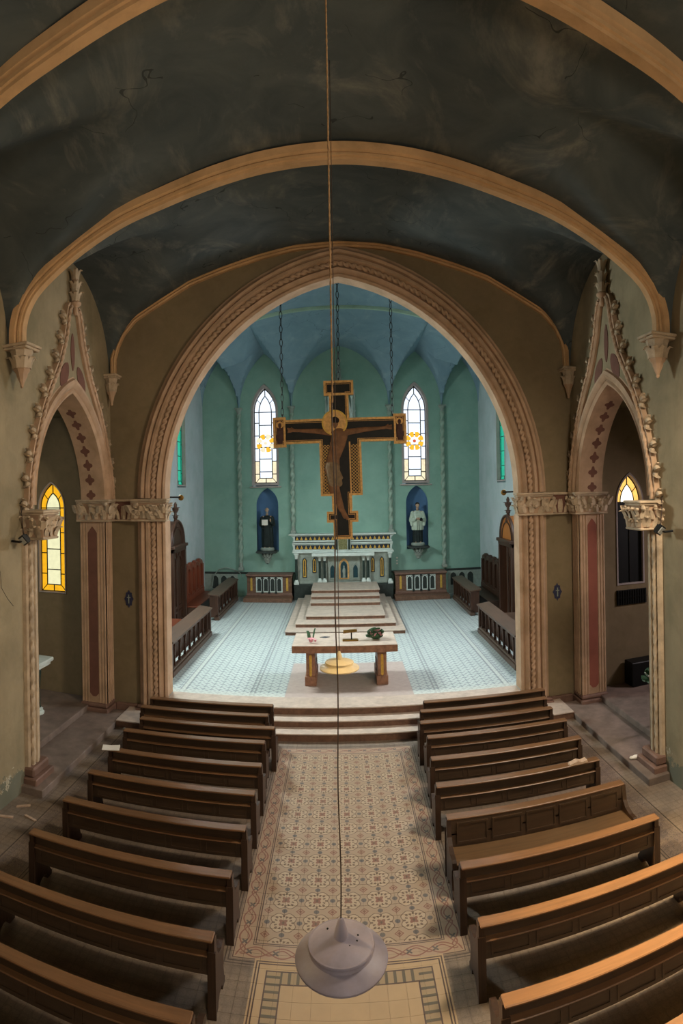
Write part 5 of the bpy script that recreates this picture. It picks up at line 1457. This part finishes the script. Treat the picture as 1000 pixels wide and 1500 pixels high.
for lst, sd, ex in ((LY, 'left', extra_l), (RY, 'right', extra_r)):
    for i, q in enumerate(lst):
        if q is None: continue
        lb = 'wooden pew, %s block, %s row from the chancel%s' % (sd, ordn[i], ex.get(i, ''))
        if i == 9: lb = 'wooden pew in the last row of the %s block%s' % (sd, ex.get(i, ''))
        lc = P(q[1], q[0]+.008, -1)
        if first is None:
            first = make_pew('pew', lb, 'wooden pews'); first.location = lc
        else: dup(first, lb, lc)
RT = .853
t = thing('open_booklet', 'white open booklet lying on the outer end of a left pew rail', 'booklet', P(-.757, 1.785, -1)+Vector((0, 0, RT)), .3)
b = nb(); prism(b, [(-.16, .0), (-.155, .012), (0, .004), (.155, .012), (.16, .0)], lambda u, v, d: Vector((u, d, v+.002)), -.11, .11); obj('pages', b, M['paper'], t, None, True)
b = nb(); bx(b, -.165, .165, -.115, .115, 0, .003); obj('cover', b, M['icon_red'], t, None, True)
b = nb(); c = P(.685, 1.632, -1)+Vector((0, 0, RT)); prism(b, [(-.16, 0), (-.15, .02), (-.02, .06), (.06, .03), (.15, .05), (.17, 0)], lambda u, v, d: c+Vector((u, d, v)), -.05, .06)
tag(obj('folded_paper', b, M['rubble'], None), 'crumpled brownish paper lying on a right pew rail', 'paper')
b = nb(); bx(b, -.92*S, -.885*S, 2.30*S, 2.335*S, 0, .012); tag(obj('paper_sheet', b, M['paper'], None), 'pale paper sheet on the floor near the left pilaster base', 'paper')
rb = random.Random(8)
for i, (x, y) in enumerate(((-.985, 1.60), (-.93, 1.55), (-1.0, 1.52))):
    b = nb(); c = P(x, y, -1); a_ = rb.uniform(0, 3); prism(b, [(-.13, -.02), (.12, -.025), (.13, .02), (-.11, .025)], lambda u, v, d: c+Vector((u*math.cos(a_)-v*math.sin(a_), u*math.sin(a_)+v*math.cos(a_), d)), 0, .02)
    tag(obj('wood_splinter', b, M['rubble'], None), ('wood splinter beside the left arch post base', 'wood splinter farthest from the left wall', 'wood splinter nearest the camera at the left wall foot')[i], 'debris', 'debris at the left wall foot')
b = nb(); c = P(.985, 1.82, -1)+Vector((0, 0, .135)); ell(b, c+Vector((0, 0, .035)), .09, .05, .04, 8, 5); ell(b, c+Vector((-.07, .02, .03)), .05, .04, .032, 7, 5); tag(obj('plaster_lump', b, M['paper'], None, 40), 'pale crumpled lump lying on the right chapel step', 'debris')

# ------------------------------------------------------------------ floodlights, chapel furniture
for s in (-1, 1):
    c = P(s*.985, 1.625, -.150)
    t = thing('floodlight', 'small black floodlight on the wall below the %s near capital' % ('left' if s < 0 else 'right'), 'floodlight', c, 0, 'black floodlights')
    R2 = Matrix.Rotation(s*.5, 3, 'Z') @ Matrix.Rotation(.6, 3, 'X') @ Matrix.Rotation(s*.35, 3, 'Y')
    def fl_(nm, x0, x1, y0, y1, z0, z1, m):
        b = nb(); bx(b, x0, x1, y0, y1, z0, z1, .008)
        for v in b.verts: v.co = c+R2 @ v.co
        obj(nm, b, M[m], t)
    fl_('housing', -.12, .12, -.02, .05, -.09, .09, 'black_plastic'); fl_('lens', -.095, .095, -.028, -.018, -.065, .065, 'lens')
    fl_('heatsink', -.08, .08, .05, .09, -.06, .06, 'black_plastic')
    b = nb(); tube(b, [c, c+Vector((s*.12, .05, -.04)), P(s*XN, 1.63, -.155)], .022, 6); obj('bracket', b, M['black_plastic'], t)
    b = nb(); tube(b, [c+Vector((0, 0, .06)), P(s*1.02, 1.675, -.10), P(s*1.03, 1.685, -.04)], .010, 5); obj('cable', b, M['cable_dark'], t)
t = thing('marble_side_table', 'white marble ledge on a dark turned leg inside the left chapel', 'table', P(-1.30, 2.2, -.95))
b = nb(); bx(b, -1.42*S, -1.245*S, 2.12*S, 2.30*S, (1-.745)*S, (1-.728)*S, .02); bx(b, -1.41*S, -1.255*S, 2.13*S, 2.29*S, (1-.76)*S, (1-.745)*S, .02); obj('top', b, M['white_marble'], t)
for x in (-1.275, -1.39):
    b = nb(); lathe(b, [(.10, .12), (.07, .2), (.06, .6), (.09, .9), (.10, 1.0), (.08, 1.05)], 10, P(x, 2.2, -.951)); l_ = obj('leg', b, M['green_marble'], t, 40)
    b = nb(); lathe(b, [(.16, 0), (.16, .05), (.12, .08), (.13, .12), (.09, .15)], 10, P(x, 2.2, -.951)); obj('base', b, M['white_marble'], l_, 40)
t = thing('wall_vent', 'dark slotted ventilation grille under the right chapel window', 'vent', P(1.34, YW, -.58))
b = nb(); prism(b, rect(1.258, 1.42, -.578, -.507), fz(YW), -.006, .0); obj('backing', b, M['black_plastic'], t)
b = nb()
for i in range(12): prism(b, rect(1.262+i*.0132, 1.2655+i*.0132, -.575, -.51), fz(YW), -.010, -.004)
prism(b, rect(1.258, 1.42, -.544, -.541), fz(YW), -.011, -.004); obj('bars', b, M['iron'], t)
b = nb(); bx(b, 1.29*S, 1.46*S, 2.40*S, 2.48*S, .27, (1-.838)*S, .02); tag(obj('dark_cabinet', b, M['black_plastic'], None), 'low dark box against the end wall of the right chapel', 'box')
t = thing('flower_vase', 'pale flowers in a dark vase behind the right near post', 'flowers', P(1.165, 1.98, -.951))
c = P(1.165, 1.98, -.951)
b = nb(); lathe(b, [(.09, 0), (.11, .02), (.03, .1), (.03, .55), (.08, .62), (.12, .8), (.10, .88)], 12, c); obj('vase', b, M['iron'], t, 40)
b = nb(); rv = random.Random(5); fls = []
for i in range(26):
    d = Vector((rv.uniform(-1, 1), rv.uniform(-1, 1), rv.uniform(-.3, 1))); d.normalize(); p = c+Vector((0, 0, 1.0))+d*.2
    leaf(b, p-d*.1, d.orthogonal(), Vector((d.y, -d.x, .2)), d, .09, .2, .05)
    if i % 2: fls.append(p+d*.03)
obj('leaves', b, M['leaf'], t, 40)
for p in fls:
    b = nb(); bloom(b, p, .05, 6); obj('bloom', b, M['white_flower'], t, 40)

# fine cracks in the left wall plaster
b = nb(); cr = [(1.50, -.18), (1.545, -.22), (1.56, -.25), (1.565, -.30), (1.60, -.34), (1.635, -.37)]
for (y0, z0), (y1, z1) in zip(cr, cr[1:]): tube(b, [P(-XN-.0002, y0, z0), P(-XN-.0002, y1, z1)], .006, 5)
struct('trim_%d' % k, b, M['iron']); k += 1
